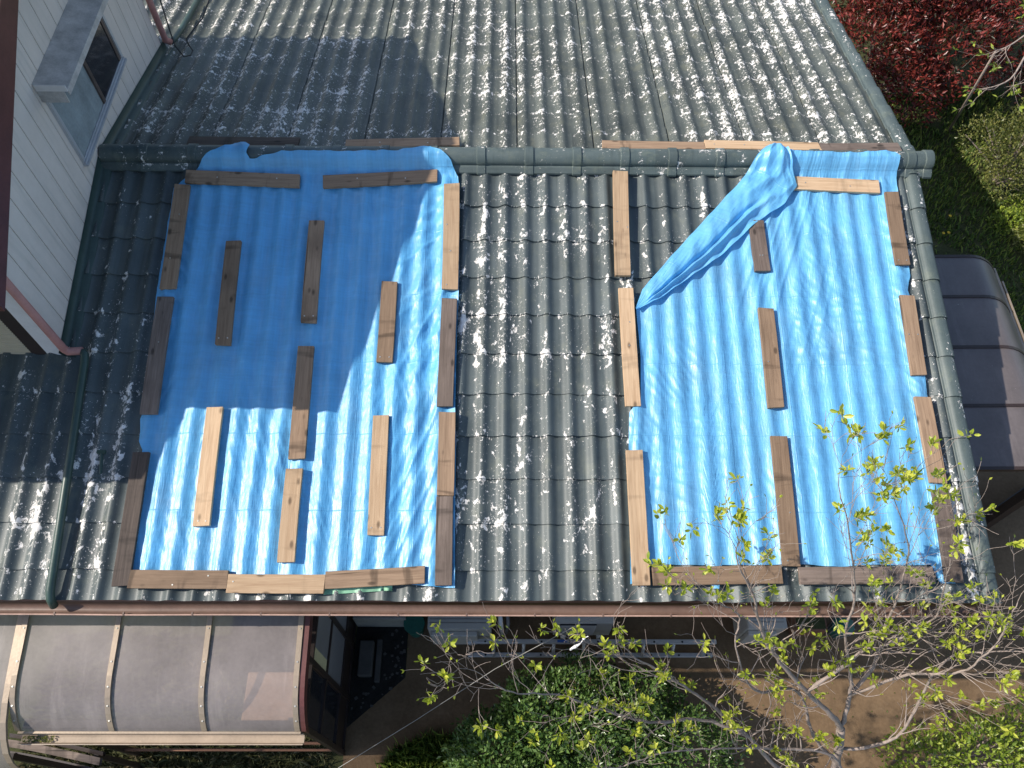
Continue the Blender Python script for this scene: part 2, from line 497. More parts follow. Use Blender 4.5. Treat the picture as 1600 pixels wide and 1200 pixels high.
M['leaf_fresh'] = leaf_mat('fresh_yellow_green_leaf', [(0.1, (0.20, 0.27, 0.02)), (0.5, (0.38, 0.44, 0.04)), (0.9, (0.62, 0.62, 0.10))], 0.4)
M['leaf_dark'] = leaf_mat('dark_evergreen_leaf', [(0.1, (0.028, 0.062, 0.014)), (0.55, (0.085, 0.16, 0.036)), (0.9, (0.21, 0.30, 0.09))], 0.22, 0.3)
M['leaf_red'] = leaf_mat('red_photinia_leaf', [(0.14, (0.022, 0.030, 0.009)), (0.36, (0.070, 0.014, 0.010)), (0.62, (0.18, 0.026, 0.020)), (0.92, (0.36, 0.075, 0.058))], 0.25, 0.35)
M['leaf_olive'] = leaf_mat('olive_shrub_leaf', [(0.1, (0.050, 0.065, 0.014)), (0.5, (0.13, 0.155, 0.032)), (0.9, (0.30, 0.28, 0.085))], 0.3)
M['leaf_mid'] = leaf_mat('mid_green_leaf', [(0.1, (0.07, 0.12, 0.014)), (0.5, (0.20, 0.28, 0.03)), (0.9, (0.46, 0.52, 0.08))], 0.3)
M['grass'] = leaf_mat('grass_blade', [(0.1, (0.03, 0.06, 0.010)), (0.5, (0.10, 0.17, 0.025)), (0.9, (0.30, 0.34, 0.06))], 0.3, 0.6)
M['dry_grass'] = leaf_mat('dry_grass_blade', [(0.1, (0.05, 0.05, 0.02)), (0.5, (0.12, 0.13, 0.05)), (0.9, (0.26, 0.20, 0.12))], 0.25, 0.7)
M['ground'] = ground_mat('garden_soil', [(0.35, (0.030, 0.036, 0.014)), (0.55, (0.065, 0.070, 0.028)), (0.72, (0.12, 0.10, 0.06))])
M['path'] = ground_mat('brown_concrete_path', [(0.36, (0.125, 0.080, 0.045)), (0.56, (0.19, 0.125, 0.072)), (0.74, (0.25, 0.175, 0.105))], 2.2, 0.25)
M['gravel'] = ground_mat('dark_gravel', [(0.35, (0.012, 0.012, 0.012)), (0.6, (0.035, 0.033, 0.03)), (0.74, (0.09, 0.085, 0.08))], 8, 0.8)

# ------------------------------------------------------------------ ground
g = MB(); g.quad((-60, -60, 0), (60, -60, 0), (60, 60, 0), (-60, 60, 0))
prop(g.build('ground', M['ground']), kind='structure')
pv = [(-1.13, -2.72), (-1.13, -3.40), (-1.66, -3.86), (-1.64, -5.4), (9, -5.4), (9, 0.45), (2.9, 0.45), (2.9, -2.72)]
me = bpy.data.meshes.new('path')
me.from_pydata([(x, y, 0.004) for x, y in pv], [], [tuple(reversed(range(len(pv))))] if False else [tuple(range(len(pv)))])
bm = bmesh.new(); bm.from_mesh(me); bmesh.ops.triangulate(bm, faces=bm.faces[:]); bmesh.ops.recalc_face_normals(bm, faces=bm.faces[:])
for f in bm.faces:
    if f.normal.z < 0: f.normal_flip()
bm.to_mesh(me); bm.free()
prop(link('path', me, M['path']), kind='structure')

# ------------------------------------------------------------------ the house
house = empty('house', (0, 0, 0), 'low house under a peeling green grey tiled roof with a white sided upper storey', 'house')

def tile_roof(name, fn, x0, x1, courses, mat, seams=(), seed=1, flip=False, top=0.02):
    rnd = random.Random(seed)
    xs = []
    n = int(round((x1 - x0) / PIT * 14))
    for i in range(n + 1): xs.append(x0 + (x1 - x0) * i / n)
    for sx in seams:
        xs = [x for x in xs if abs(x - sx) > 0.008] + [sx - 0.006, sx - 0.0045, sx + 0.0035, sx + 0.005]
    xs.sort()
    dip = []
    for x in xs:
        dip.append(-0.016 if any(sx - 0.005 < x < sx + 0.004 for sx in seams) else 0.0)
    mb = MB(); mb.uv = []
    jit0 = {}
    def jit(j, x):
        k = math.floor((x - U0) / (PIT * 2))
        if (j, k) not in jit0: jit0[(j, k)] = (rnd.uniform(-0.007, 0.007), rnd.uniform(-0.0035, 0.0035))
        return jit0[(j, k)]
    def rowpts(j, d, h, edge):
        out = []
        for x, dp in zip(xs, dip):
            jd, jh = jit(j, x)
            hh = wave(x) * (1.0 + 0.05 * noise.noise((x * 3, d * 2, seed))) + h + jh + dp
            hh += 0.0012 * noise.noise((x * 40, d * 40, seed))
            dd = d + (jd * 0.6 + 0.005 * noise.noise((x * 9, j * 7.3, seed)) if edge else 0)
            out.append(fn(x, dd, hh)); mb.uv.append((x, d))
        return out
    T = 0.016
    edges = [top] + list(courses)
    for j in range(len(edges) - 1):
        a, b = edges[j], edges[j + 1]
        a2 = a - 0.02 if j else a
        rows = []
        for k, tt in enumerate((0, 0.3, 0.6, 0.85, 0.97)):
            rows.append(rowpts(j, a2 + (b - a2) * tt, T * tt, False))
        rows.append(rowpts(j, b, T, True))
        if flip: rows = [list(reversed(r)) for r in rows]
        mb.sheet(rows)
        # the cut lower edge of the course
        lip = [rowpts(j, b, T - 0.0006, True), rowpts(j, b - 0.002, T - 0.024, True)]
        if flip: lip = [list(reversed(r)) for r in lip]
        mb.sheet(lip)
    if flip:   # uv rows were recorded left to right: mirror them with the vertices
        m = len(xs)
        uv = []
        for i in range(0, len(mb.uv), m): uv += list(reversed(mb.uv[i:i + m]))
        mb.uv = uv
    me = mb.mesh(name)
    return me

near_courses = [d for d in NEAR_C if d > 0.05] + [3.462]
far_courses = [0.22 + G * i for i in range(0, 14)]
far_seams = [-0.735 + 0.64 * i for i in range(-4, 7)]
me = tile_roof('near', near, -5.8, 3.075, near_courses, M['tile_near'], seed=1, flip=False)
bm = bmesh.new(); bm.from_mesh(me); bm.normal_update()
if sum(f.normal.z for f in bm.faces) < 0:
    bmesh.ops.reverse_faces(bm, faces=bm.faces[:])
bm.to_mesh(me); bm.free()
link('tile_roof_front', me, M['tile_near'], house, True)
me = tile_roof('far', far, -5.8, 3.12, far_courses, M['tile_far'], far_seams, seed=2)
bm = bmesh.new(); bm.from_mesh(me); bm.normal_update()
if sum(f.normal.z for f in bm.faces) < 0:
    bmesh.ops.reverse_faces(bm, faces=bm.faces[:])
bm.to_mesh(me); bm.free()
link('tile_roof_back', me, M['tile_far'], house, True)

# verge tiles: a rounded edge tile per course, each lapping the next
def verge(fn, x_off, edges, name, flat=1.0):
    prof = [(3.040, 0.000), (3.046, 0.022), (3.052, 0.016), (3.060, 0.030), (3.075, 0.044), (3.095, 0.051), (3.118, 0.052), (3.142, 0.046), (3.162, 0.032), (3.176, 0.008), (3.182, -0.03), (3.184, -0.10)]
    mb = MB(); mb.uv = []
    for j in range(len(edges) - 1):
        a, b = edges[j] - 0.015, edges[j + 1] + 0.01
        rows = []
        for tt in (0, 0.5, 1.0):
            lift = 0.002 + 0.017 * tt
            r = []
            for x, h in prof:
                px = x + x_off
                if h < 0: px += lift * 0.5
                r.append(fn(px, a + (b - a) * tt, h * flat + lift)); mb.uv.append((px * 1.0, a + (b - a) * tt))
            rows.append(r)
        mb.sheet(rows)
        r0, r1 = [], []
        for x, h in prof:
            px = x + x_off + (0.0095 if h < 0 else 0)
            r0.append(fn(px, b, h * flat + 0.019)); mb.uv.append((px, b))
        for x, h in prof:
            px = x + x_off - 0.012
            r1.append(fn(px, b - 0.003, h * flat - 0.004)); mb.uv.append((px, b))
        mb.sheet([r0, r1])
    me = mb.mesh(name)
    link(name, me, M['tile_trim'], house, True)
verge(near, 0.0, [0.03] + near_courses, 'verge_tile')
verge(far, 0.05, [0.03] + far_courses, 'verge_tile', 0.75)

# ridge cap: half round tiles with collars over a flat base course
def ridge():
    mb = MB(); mb.uv = []
    prof = []
    base = [(-0.100, 3.385), (-0.126, 3.402), (-0.124, 3.416), (-0.100, 3.436), (-0.084, 3.450), (-0.076, 3.452)]
    for i in range(11):
        a = math.pi - math.pi * i / 10
        prof.append((0.080 * math.cos(a) * 1.0, 3.462 + 0.078 * math.sin(a)))
    full = base + prof + [(-y, z) for y, z in reversed(base)]
    def seg(x0, x1, grow):
        rows = []
        for x in (x0, x1):
            r = []
            for y, z in full:
                yy = y * (1 + grow); zz = 3.40 + (z - 3.40) * (1 + grow)
                r.append((x, yy, zz)); mb.uv.append((x, y * 3 + 1))
            rows.append(r)
        mb.sheet(rows)
    x = -3.43; k = 0
    while x < 3.2:
        x2 = min(x + 0.385, 3.262)
        seg(x, x2, 0.0)
        # collar
        c0, c1 = x2 - 0.075, x2
        for (u, v, gw) in ((c0, c0 + 0.006, None), (c0 + 0.006, c1 - 0.006, 0.075), (c1 - 0.006, c1, None)):
            if gw is not None: seg(u, v, gw)
            else:
                g0, g1 = (0.0, 0.075) if u == c0 else (0.075, -0.03)
                rows = []
                for xx, gg in ((u, g0), (v, g1)):
                    r = []
                    for y, z in full:
                        r.append((xx, y * (1 + gg), 3.40 + (z - 3.40) * (1 + gg))); mb.uv.append((xx, y * 3 + 1))
                    rows.append(r)
                mb.sheet(rows)
        x = x2; k += 1
    n0 = len(mb.v)
    for y, z in full: mb.v.append((3.262, y, z)); mb.uv.append((3.26, y))
    mb.f.append(tuple(range(n0, n0 + len(full))))
    me = mb.mesh('ridge_cap')
    bm = bmesh.new(); bm.from_mesh(me)
    bmesh.ops.remove_doubles(bm, verts=bm.verts[:], dist=0.0005)
    bmesh.ops.recalc_face_normals(bm, faces=bm.faces[:]); bm.to_mesh(me); bm.free()
    o = link('ridge_cap', me, M['tile_trim'], house, True)
    me.set_sharp_from_angle(angle=math.radians(35))
ridge()

# body of the lower storey, fascia, gutter
wl = MB()
wl.prism([(-2.72, 0.0), (3.6, 0.0), (3.6, 2.64), (0, 3.30), (-2.72, 2.78)], -5.6, 2.93)
wl.build('wall', M['house_wall'], house)
fb = MB(); fb.box((-5.8, -3.395, 2.60), (3.10, -3.37, 2.74)); fb.box((-5.8, -3.37, 2.60), (3.10, -2.72, 2.615))
fb.build('fascia', M['fascia'], house)
gt = MB()
GY, GZ, GR = -3.448, 2.704, 0.032
prof = []
for i in range(13):
    a = math.pi + math.pi * i / 12
    prof.append((GY + GR * math.cos(a), GZ + GR * math.sin(a)))
prof = [(prof[0][0] - 0.007, prof[0][1] + 0.001)] + prof
xs = [-5.8 + 0.15 * i for i in range(60)]
xs[-1] = 3.15
gr_rows = []
for x in xs:
    zz = 0.004 * noise.noise((x * 0.9, 3, 1)); yy = 0.004 * noise.noise((x * 1.3, 8, 1))
    inner = [(x, y + yy, z + zz) for y, z in prof]
    outer = [(x, GY + (y - GY) * 1.06 + yy, GZ + (z - GZ) * 1.06 + zz - 0.002) for y, z in reversed(prof)]
    gr_rows.append(inner + outer)
gt.sheet(gr_rows)
gt.f.append(tuple(len(gr_rows[0]) * (len(gr_rows) - 1) + i for i in range(len(gr_rows[0]))))
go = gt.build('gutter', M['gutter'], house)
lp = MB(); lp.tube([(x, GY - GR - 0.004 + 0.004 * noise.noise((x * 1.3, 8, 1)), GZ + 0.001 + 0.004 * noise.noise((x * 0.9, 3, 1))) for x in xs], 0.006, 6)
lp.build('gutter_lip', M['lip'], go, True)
for i in range(14):
    x = -3.2 + i * 0.46
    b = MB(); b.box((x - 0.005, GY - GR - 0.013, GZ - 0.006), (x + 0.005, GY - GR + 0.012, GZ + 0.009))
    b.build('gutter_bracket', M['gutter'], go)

# second storey: gable wall with vertical siding
YF, YB = -1.66, 1.72
def gable_z(y): return 5.50 - 0.48 * abs(y - 0.1)
core = MB()
core.prism([(YF, 2.7), (YB, 2.7), (YB, gable_z(YB)), (0.1, gable_z(0.1)), (YF, gable_z(YF))], -8.2, WALLX - 0.012)
core.build('upper_wall_core', M['groove'], house)
sd = MB()
ys = [YF]
k = -8
while True:
    y = -0.664 + 0.162 * k
    k += 1
    if y <= YF + 0.03: continue
    if y >= YB: break
    ys.append(y)
ys.append(YB)
for a, b in zip(ys[:-1], ys[1:]):
    a += 0.0035; b -= 0.0035
    pts = [(a, 2.7), (b, 2.7), (b, gable_z(b))] + ([(0.1, gable_z(0.1))] if a < 0.1 < b else []) + [(a, gable_z(a))]
    sd.prism(pts, WALLX - 0.012, WALLX)
sd.build('siding', M['siding'], house)
fs = MB()
fs.box((-3.575, YF - 0.012, 2.95), (WALLX + 0.006, YF - 0.0005, 4.75))
fs.build('corner_board', M['white_trim'], house)
fs = MB(); fs.box((-3.69, YF - 0.008, 2.9), (-3.575, YF - 0.0005, 4.75)); fs.build('dark_strip', M['dark_brown'], house)  # dark strip between the corner board and the shutter
sl = MB()
for i in range(70):
    z = 2.98 + i * 0.024
    sl.quad((-5.5, YF - 0.004, z), (-3.69, YF - 0.004, z), (-3.69, YF - 0.014, z + 0.021), (-5.5, YF - 0.014, z + 0.021))
    sl.quad((-5.5, YF - 0.014, z + 0.021), (-3.69, YF - 0.014, z + 0.021), (-3.69, YF - 0.004, z + 0.0235), (-5.5, YF - 0.004, z + 0.0235))
sl.build('shutter', M['shutter'], house)
st = MB(); st.box((-5.5, YF - 0.05, 2.95), (-3.46, YF - 0.0145, 3.055)); st.build('sill', M['brown_board'], house)
# flashing along the foot of the wall
fl = MB()
for fn, d0, d1 in ((near, 0.05, 1.73), (far, 0.05, 1.80)):
    rows = []
    for i in range(9):
        d = d0 + (d1 - d0) * i / 8
        rows.append([fn(WALLX + 0.004, d, 0.115), fn(WALLX + 0.012, d, 0.055), fn(WALLX + 0.03, d, 0.043), fn(WALLX + 0.075, d, 0.040), fn(WALLX + 0.085, d, 0.02)])
    fl.sheet(rows)
fl.build('wall_flashing', M['flashing'], house, True)

# window with hood on the gable wall
wy0, wy1, wz0, wz1 = -0.285, 0.945, 3.615, 4.335
win = MB()
X = WALLX
win.box((X - 0.06, wy0, wz0 + 0.045), (X + 0.022, wy0 + 0.03, wz1)); win.box((X - 0.06, wy1 - 0.03, wz0 + 0.045), (X + 0.022, wy1, wz1)); win.box((X - 0.06, wy0 + 0.03, wz1 - 0.03), (X + 0.022, wy1 - 0.03, wz1))
wo = win.build('window', M['alu'], house)
s_ = MB()
s_.box((X - 0.03, wy0 - 0.005, wz0), (X + 0.040, wy1 + 0.005, wz0 + 0.018))
s_.box((X - 0.03, wy0, wz0 + 0.018), (X + 0.026, wy1, wz0 + 0.034)); s_.box((X - 0.03, wy0, wz0 + 0.034), (X + 0.014, wy1, wz0 + 0.045))
s_.build('sill', M['alu'], wo)
ymid = 0.36
p1 = MB(); p1.box((X + 0.0015, wy0 + 0.03, wz0 + 0.046), (X + 0.004, ymid, wz1 - 0.03)); p1.build('curtained_pane', M['curtain'], wo)
p2 = MB(); p2.box((X + 0.0015, ymid, wz0 + 0.046), (X + 0.010, wy1 - 0.05, wz1 - 0.03)); p2.build('pane', M['glass'], wo)
for y, w_, xo in ((ymid - 0.005, 0.038, 0.028), (wy1 - 0.075, 0.034, 0.022)):
    q = MB(); q.box((X + 0.002, y, wz0 + 0.046), (X + xo * 0.75, y + w_, wz1 - 0.031)); q.build('stile', M['stile'], wo)
cf = MB()
rows = []
for i in range(40):
    y = wy0 + 0.032 + (ymid - wy0 - 0.04) * i / 39
    xx = X + 0.008 + 0.004 * math.sin(i * 0.95) + 0.002 * math.sin(i * 2.3)
    rows.append([(xx, y, wz0 + 0.05), (xx, y, wz1 - 0.035)])
cf.sheet(rows); cf.build('curtain', M['curtain'], wo, True)
hd = MB()
hy0, hy1 = -0.315, 1.02
hd.prism([(hy0, 0), (hy1, 0), (hy1, 1), (hy0, 1)], 0, 1)
hd.v = []; hd.f = []
t0, t1 = 4.42, 4.375
pts = [(X + 0.002, 4.405), (X + 0.225, 4.365), (X + 0.230, 4.320), (X + 0.222, 4.320), (X + 0.217, 4.352), (X + 0.002, 4.392)]
n = len(pts)
hd.v = [(x, hy0, z) for x, z in pts] + [(x, hy1, z) for x, z in pts]
for i in range(n):
    j = (i + 1) % n
    hd.f.append((i, j, n + j, n + i))
hd.f += [tuple(reversed(range(n))), tuple(range(n, 2 * n))]
hd.box((X + 0.002, hy0, 4.25), (X + 0.19, hy0 + 0.012, 4.352)); hd.box((X + 0.002, hy1 - 0.012, 4.25), (X + 0.19, hy1, 4.352))
hm = hd.mesh('window_hood'); bm = bmesh.new(); bm.from_mesh(hm); bmesh.ops.recalc_face_normals(bm, faces=bm.faces[:]); bm.to_mesh(hm); bm.free()
ho = link('window_hood', hm, M['hood'], wo)
hl = MB(); hl.box((X + 0.01, hy0 - 0.008, 4.352), (X + 0.226, hy0 - 0.0005, 4.402)); hl.build('hood_end', M['white_trim'], ho)

# upper roof
def up_z(y): return 5.64 - (0.50 if y < 0.1 else 0.46) * abs(y - 0.1)
ur = MB(); ur.uv = []
def upper_sheet(x0, x1, y0, y1):
    n = max(2, int((x1 - x0) / PIT * 10))
    rows = []
    for k in range(9):
        y = y0 + (y1 - y0) * k / 8
        r = []
        for i in range(n + 1):
            x = x0 + (x1 - x0) * i / n
            r.append((x, y, up_z(y) + wave(x) * 0.9 + 0.012 * ((k % 2))))
        rows.append(r)
    ur.sheet(rows)
    rows = [[(x0, y0 + (y1 - y0) * k / 4, up_z(y0 + (y1 - y0) * k / 4) - 0.03), (x1, y0 + (y1 - y0) * k / 4, up_z(y0 + (y1 - y0) * k / 4) - 0.03)] for k in range(5)]
    ur.sheet(rows)
ur.uv = []
upper_sheet(-8.2, -3.10, 0.1, -2.14); upper_sheet(-8.2, -3.10, 0.1, 1.98); upper_sheet(-8.2, -4.16, -2.14, -2.66)
ur.build('upper_roof', M['upper_tile'], house, True)
bb = MB()
for y0, y1 in ((0.1, -2.16), (0.1, 2.0)):
    a = [(-3.11, y0), (-3.08, y0), (-3.08, y1), (-3.11, y1)]
    zt = lambda y: up_z(y) + 0.02
    n = len(bb.v)
    bb.v += [(x, y, zt(y) - 0.19) for x, y in a] + [(x, y, zt(y)) for x, y in a]
    for f in ((0, 3, 2, 1), (4, 5, 6, 7), (0, 1, 5, 4), (1, 2, 6, 5), (2, 3, 7, 6), (3, 0, 4, 7)): bb.f.append(tuple(n + i for i in f))
bm_ = bb.mesh('bargeboard'); bm = bmesh.new(); bm.from_mesh(bm_); bmesh.ops.recalc_face_normals(bm, faces=bm.faces[:]); bm.to_mesh(bm_); bm.free()
link('bargeboard', bm_, M['brown_board'], house)

# downpipes: vertical on the wall corners, then painted green down the tiles
for pts_v, pts_r in (
    ([(-3.405, YF - 0.03, 4.50), (-3.405, YF - 0.03, 3.20), (-3.385, YF - 0.032, 3.165), near(-3.285, 1.70, 0.085)],
     [near(-3.285, 1.70, 0.085), near(-3.262, 1.73, 0.082), near(-3.255, 1.80, 0.08), near(-3.20, 3.40, 0.08), near(-3.198, 3.46, 0.06), near(-3.198, 3.50, 0.0)]),
    ([(-3.40, YB + 0.035, 4.60), (-3.40, YB + 0.035, 3.20), far(-3.375, 1.80, 0.10)],
     [far(-3.375, 1.80, 0.10), far(-3.362, 1.86, 0.09), far(-3.35, 2.1, 0.085), far(-3.36, 4.3, 0.085)])):
    q = MB(); q.tube(pts_v, 0.030, 12); dp = q.build('downpipe', M['pink_pipe'], house, True)
    q = MB(); q.tube(pts_r, 0.028, 12); q.build('roof_pipe', M['green_pipe'], dp, True)
# mounting clip on the tiles
q = MB(); q.tube([near(-3.03, 2.455, 0.055), near(-3.015, 2.61, 0.05)], [0.014, 0.010], 8); q.box((-0.03, -0.012, -0.01), (0.03, 0.012, 0.012), Matrix.Translation(near(-3.03, 2.455, 0.06)))
q.build('roof_clip', M['green_pipe'], house)

# ------------------------------------------------------------------ tarpaulins
def lerp(a, b, t): return a + (b - a) * t
def poly1(tab, v):
    if v <= tab[0][0]: return tab[0][1]
    for (a, fa), (b, fb) in zip(tab[:-1], tab[1:]):
        if v <= b: return lerp(fa, fb, (v - a) / (b - a))
    return tab[-1][1]
CAPZ = [(-0.34, 3.372), (-0.24, 3.392), (-0.155, 3.415), (-0.115, 3.447), (-0.085, 3.505), (-0.045, 3.545), (0.0, 3.556), (0.05, 3.545), (0.10, 3.50)]
def sstep(a, b, v):
    t = min(1, max(0, (v - a) / (b - a))); return t * t * (3 - 2 * t)

def ridged(v): return 1.0 - abs(noise.noise(v)) * 2.0

def fold(x, d, ang, wl, ln, seed):
    """long narrow creases running along direction ang (0 = down the slope)"""
    c, s_n = math.cos(ang), math.sin(ang)
    al = d * c + x * s_n; ac = x * c - d * s_n
    ac += 0.018 * noise.noise((al * 1.3, ac * 2.0, seed + 5))
    return max(0.0, ridged((ac / wl, al / ln, seed)) - 0.35)

def tarp_h(which, x, d):
    w_ = wave(x)
    ten = 0.5 + 0.5 * noise.noise((x * 1.1 + which * 7, d * 0.9, 3.3))
    smo = AMP * (0.5 + 0.5 * math.cos(2 * math.pi * (x - U0) / PIT)) ** 1.1
    h = lerp(smo, AMP * 0.92, (0.10 if which == 0 else 0.17) + 0.34 * ten) + 0.025
    h += 0.006 * noise.noise((x * 2.3, d * 1.7, 11 + which))
    def msk(a, b, sc_, sd_): return sstep(a, b, noise.noise((x * sc_ + sd_, d * sc_ * 0.7, sd_)))
    if which == 0:
        near_right = sstep(-1.25, -0.75, x)
        h += 0.018 * near_right * fold(x, d, -0.42, 0.085, 2.6, 1) * sstep(0.5, 1.2, d)
        h += 0.014 * near_right * fold(x, d, -0.85, 0.10, 2.2, 2) * sstep(2.2, 0.9, d)
        h += 0.013 * sstep(-2.2, -2.7, x) * fold(x, d, 0.75, 0.085, 0.6, 3) * msk(-0.1, 0.3, 1.7, 31)
        h += 0.013 * fold(x, d, 1.35, 0.12, 1.6, 4) * (0.2 * msk(0.0, 0.3, 1.2, 32) + 0.8 * sstep(0.6, 0.15, d))
        h += 0.008 * fold(x, d, -0.5, 0.06, 0.6, 5) * sstep(1.2, 2.2, d) * msk(0.0, 0.35, 1.4, 33)
        h += 0.007 * fold(x, d, 0.35, 0.07, 0.9, 6) * msk(0.0, 0.35, 1.3, 34)
    else:
        r = sstep(1.75, 2.1, x)
        h += 0.015 * sstep(1.45, 1.8, x) * sstep(2.55, 2.05, x) * fold(x, d, -0.36, 0.085, 3.2, 21) * sstep(2.2, 1.0, d)
        h += 0.011 * sstep(2.68, 2.85, x) * fold(x, d, 0.75, 0.09, 0.5, 23)
        h += 0.010 * sstep(1.05, 0.75, x) * fold(x, d, -0.15, 0.06, 1.8, 24)
        h += 0.008 * fold(x, d, 1.25, 0.10, 0.6, 25) * msk(0.1, 0.4, 1.4, 35)
        h += 0.006 * fold(x, d, 0.6, 0.06, 0.7, 26) * msk(0.05, 0.35, 1.5, 36)
        h += 0.016 * sstep(0.5, 0.1, d) * r * fold(x, d, -0.6 + (x - 2.4) * 1.4, 0.07, 1.4, 27)
    return h + 0.0022 * noise.noise((x * 16, d * 12, which)) 

def tarp_pt(which, x, y, extra=0.0):
    d = -y / cS
    h = tarp_h(which, x, d) + extra
    z = ZR - d * sS + h * cS if d > 0 else ZR - d * 0 + h
    zc = poly1(CAPZ, y) if y > -0.34 else -9
    k = 0.03
    if y > -0.34:
        zr = zc + 0.35 * (h - 0.03) + 0.006 * noise.noise((x * 14, y * 9, 5)) + 0.010 * ridged((x * 7, y * 4, 8 + which)) * sstep(-0.3, -0.05, y)
        z = max(z, zr)
    return Vector((x, y - h * sS * (1 if y < -0.34 else 0.3), z))

def make_tarp(which, ytop, ybot, xl, xr, nx, ny, name, mat, parent=None):
    mb = MB(); mb.uv = []
    rows = []
    for j in range(ny + 1):
        t = j / ny
        row = []
        for i in range(nx + 1):
            s_ = i / nx
            # first guess for X from the mean row, then top and bottom edges from X
            y = lerp(ytop(s_), ybot(s_), t)
            d = -y / cS
            x = lerp(xl(d), xr(d), s_)
            edge = min(s_, 1 - s_) * 2.3
            p = tarp_pt(which, x, y, 0.010 * math.exp(-edge * 18) * noise.noise((x * 5, y * 6, 3)))
            row.append(p); mb.uv.append((x, d))
        rows.append(row)
    mb.sheet(rows)
    me = mb.mesh(name)
    bm = bmesh.new(); bm.from_mesh(me); bm.normal_update()
    if sum(f.normal.z for f in bm.faces) < 0: bmesh.ops.reverse_faces(bm, faces=bm.faces[:])
    bm.to_mesh(me); bm.free()
    return link(name, me, mat, parent, True)

def tab(L): return lambda v: poly1(L, v)
# left tarpaulin
L_left = tab([(-0.02, -2.60), (0.06, -2.76), (0.175, -2.832), (0.612, -2.838), (1.11, -2.834), (1.27, -2.834), (2.133, -2.785), (2.206, -2.806), (2.30, -2.79), (2.372, -2.785), (2.437, -2.746), (2.874, -2.752), (3.264, -2.743), (3.36, -2.742)])
L_right = tab([(0.0, -0.66), (0.075, -0.585), (0.242, -0.565), (0.477, -0.555), (1.094, -0.542), (1.519, -0.549), (2.121, -0.547), (2.408, -0.533), (2.776, -0.53), (3.376, -0.517)])
W_L = 2.2
L_top = tab([(0.0, -0.285), (0.035, -0.22), (0.085, -0.075), (0.125, 0.045), (0.17, 0.045), (0.205, 0.0), (0.25, -0.085), (0.30, -0.07), (0.36, -0.045), (0.45, -0.032), (0.62, -0.038), (0.80, -0.028), (0.93, 0.02), (0.965, -0.02), (1.0, -0.17)])
L_bot = lambda s_: -(3.30 + 0.05 * sstep(0.0, 0.2, s_) + 0.03 * sstep(0.8, 1.0, s_) + 0.012 * noise.noise((s_ * 9, 2, 2))) * cS
tarp_l = make_tarp(0, L_top, L_bot, L_left, L_right, 200, 300, 'tarpaulin', M['tarp_l'])
prop(tarp_l, 'large blue tarpaulin under many loose boards, partly shaded by the white upper storey', 'tarpaulin', 'blue tarpaulins on the roof')
# right tarpaulin with its upper left corner folded back
R_left = tab([(-0.09, 1.94), (0.097, 1.78), (0.336, 1.575), (1.103, 0.90), (1.307, 0.803), (1.715, 0.818), (2.03, 0.80), (2.138, 0.713), (2.354, 0.699), (2.861, 0.684), (3.36, 0.666)])
R_right = tab([(-0.095, 2.95), (0.0, 2.965), (0.268, 2.959), (1.012, 2.943), (1.14, 2.905), (1.23, 2.922), (1.80, 2.92), (1.979, 2.91), (2.647, 2.907), (2.716, 2.899), (3.319, 2.868)])
R_top = tab([(0.0, 0.03), (0.3, -0.004), (0.66, -0.012), (0.9, 0.004), (0.97, -0.01), (1.0, -0.04)])
R_bot = lambda s_: -(3.22 + 0.02 * noise.noise((s_ * 7, 4, 2)) + 0.13 * sstep(0.05, 0.0, s_) + 0.16 * sstep(0.235, 0.25, s_) * sstep(0.285, 0.27, s_) + 0.12 * sstep(0.93, 0.96, s_)) * cS
tarp_r = make_tarp(1, R_top, R_bot, R_left, R_right, 200, 300, 'tarpaulin', M['tarp_r'])
prop(tarp_r, 'sunlit blue tarpaulin with its upper left corner folded back over itself', 'tarpaulin', 'blue tarpaulins on the roof')
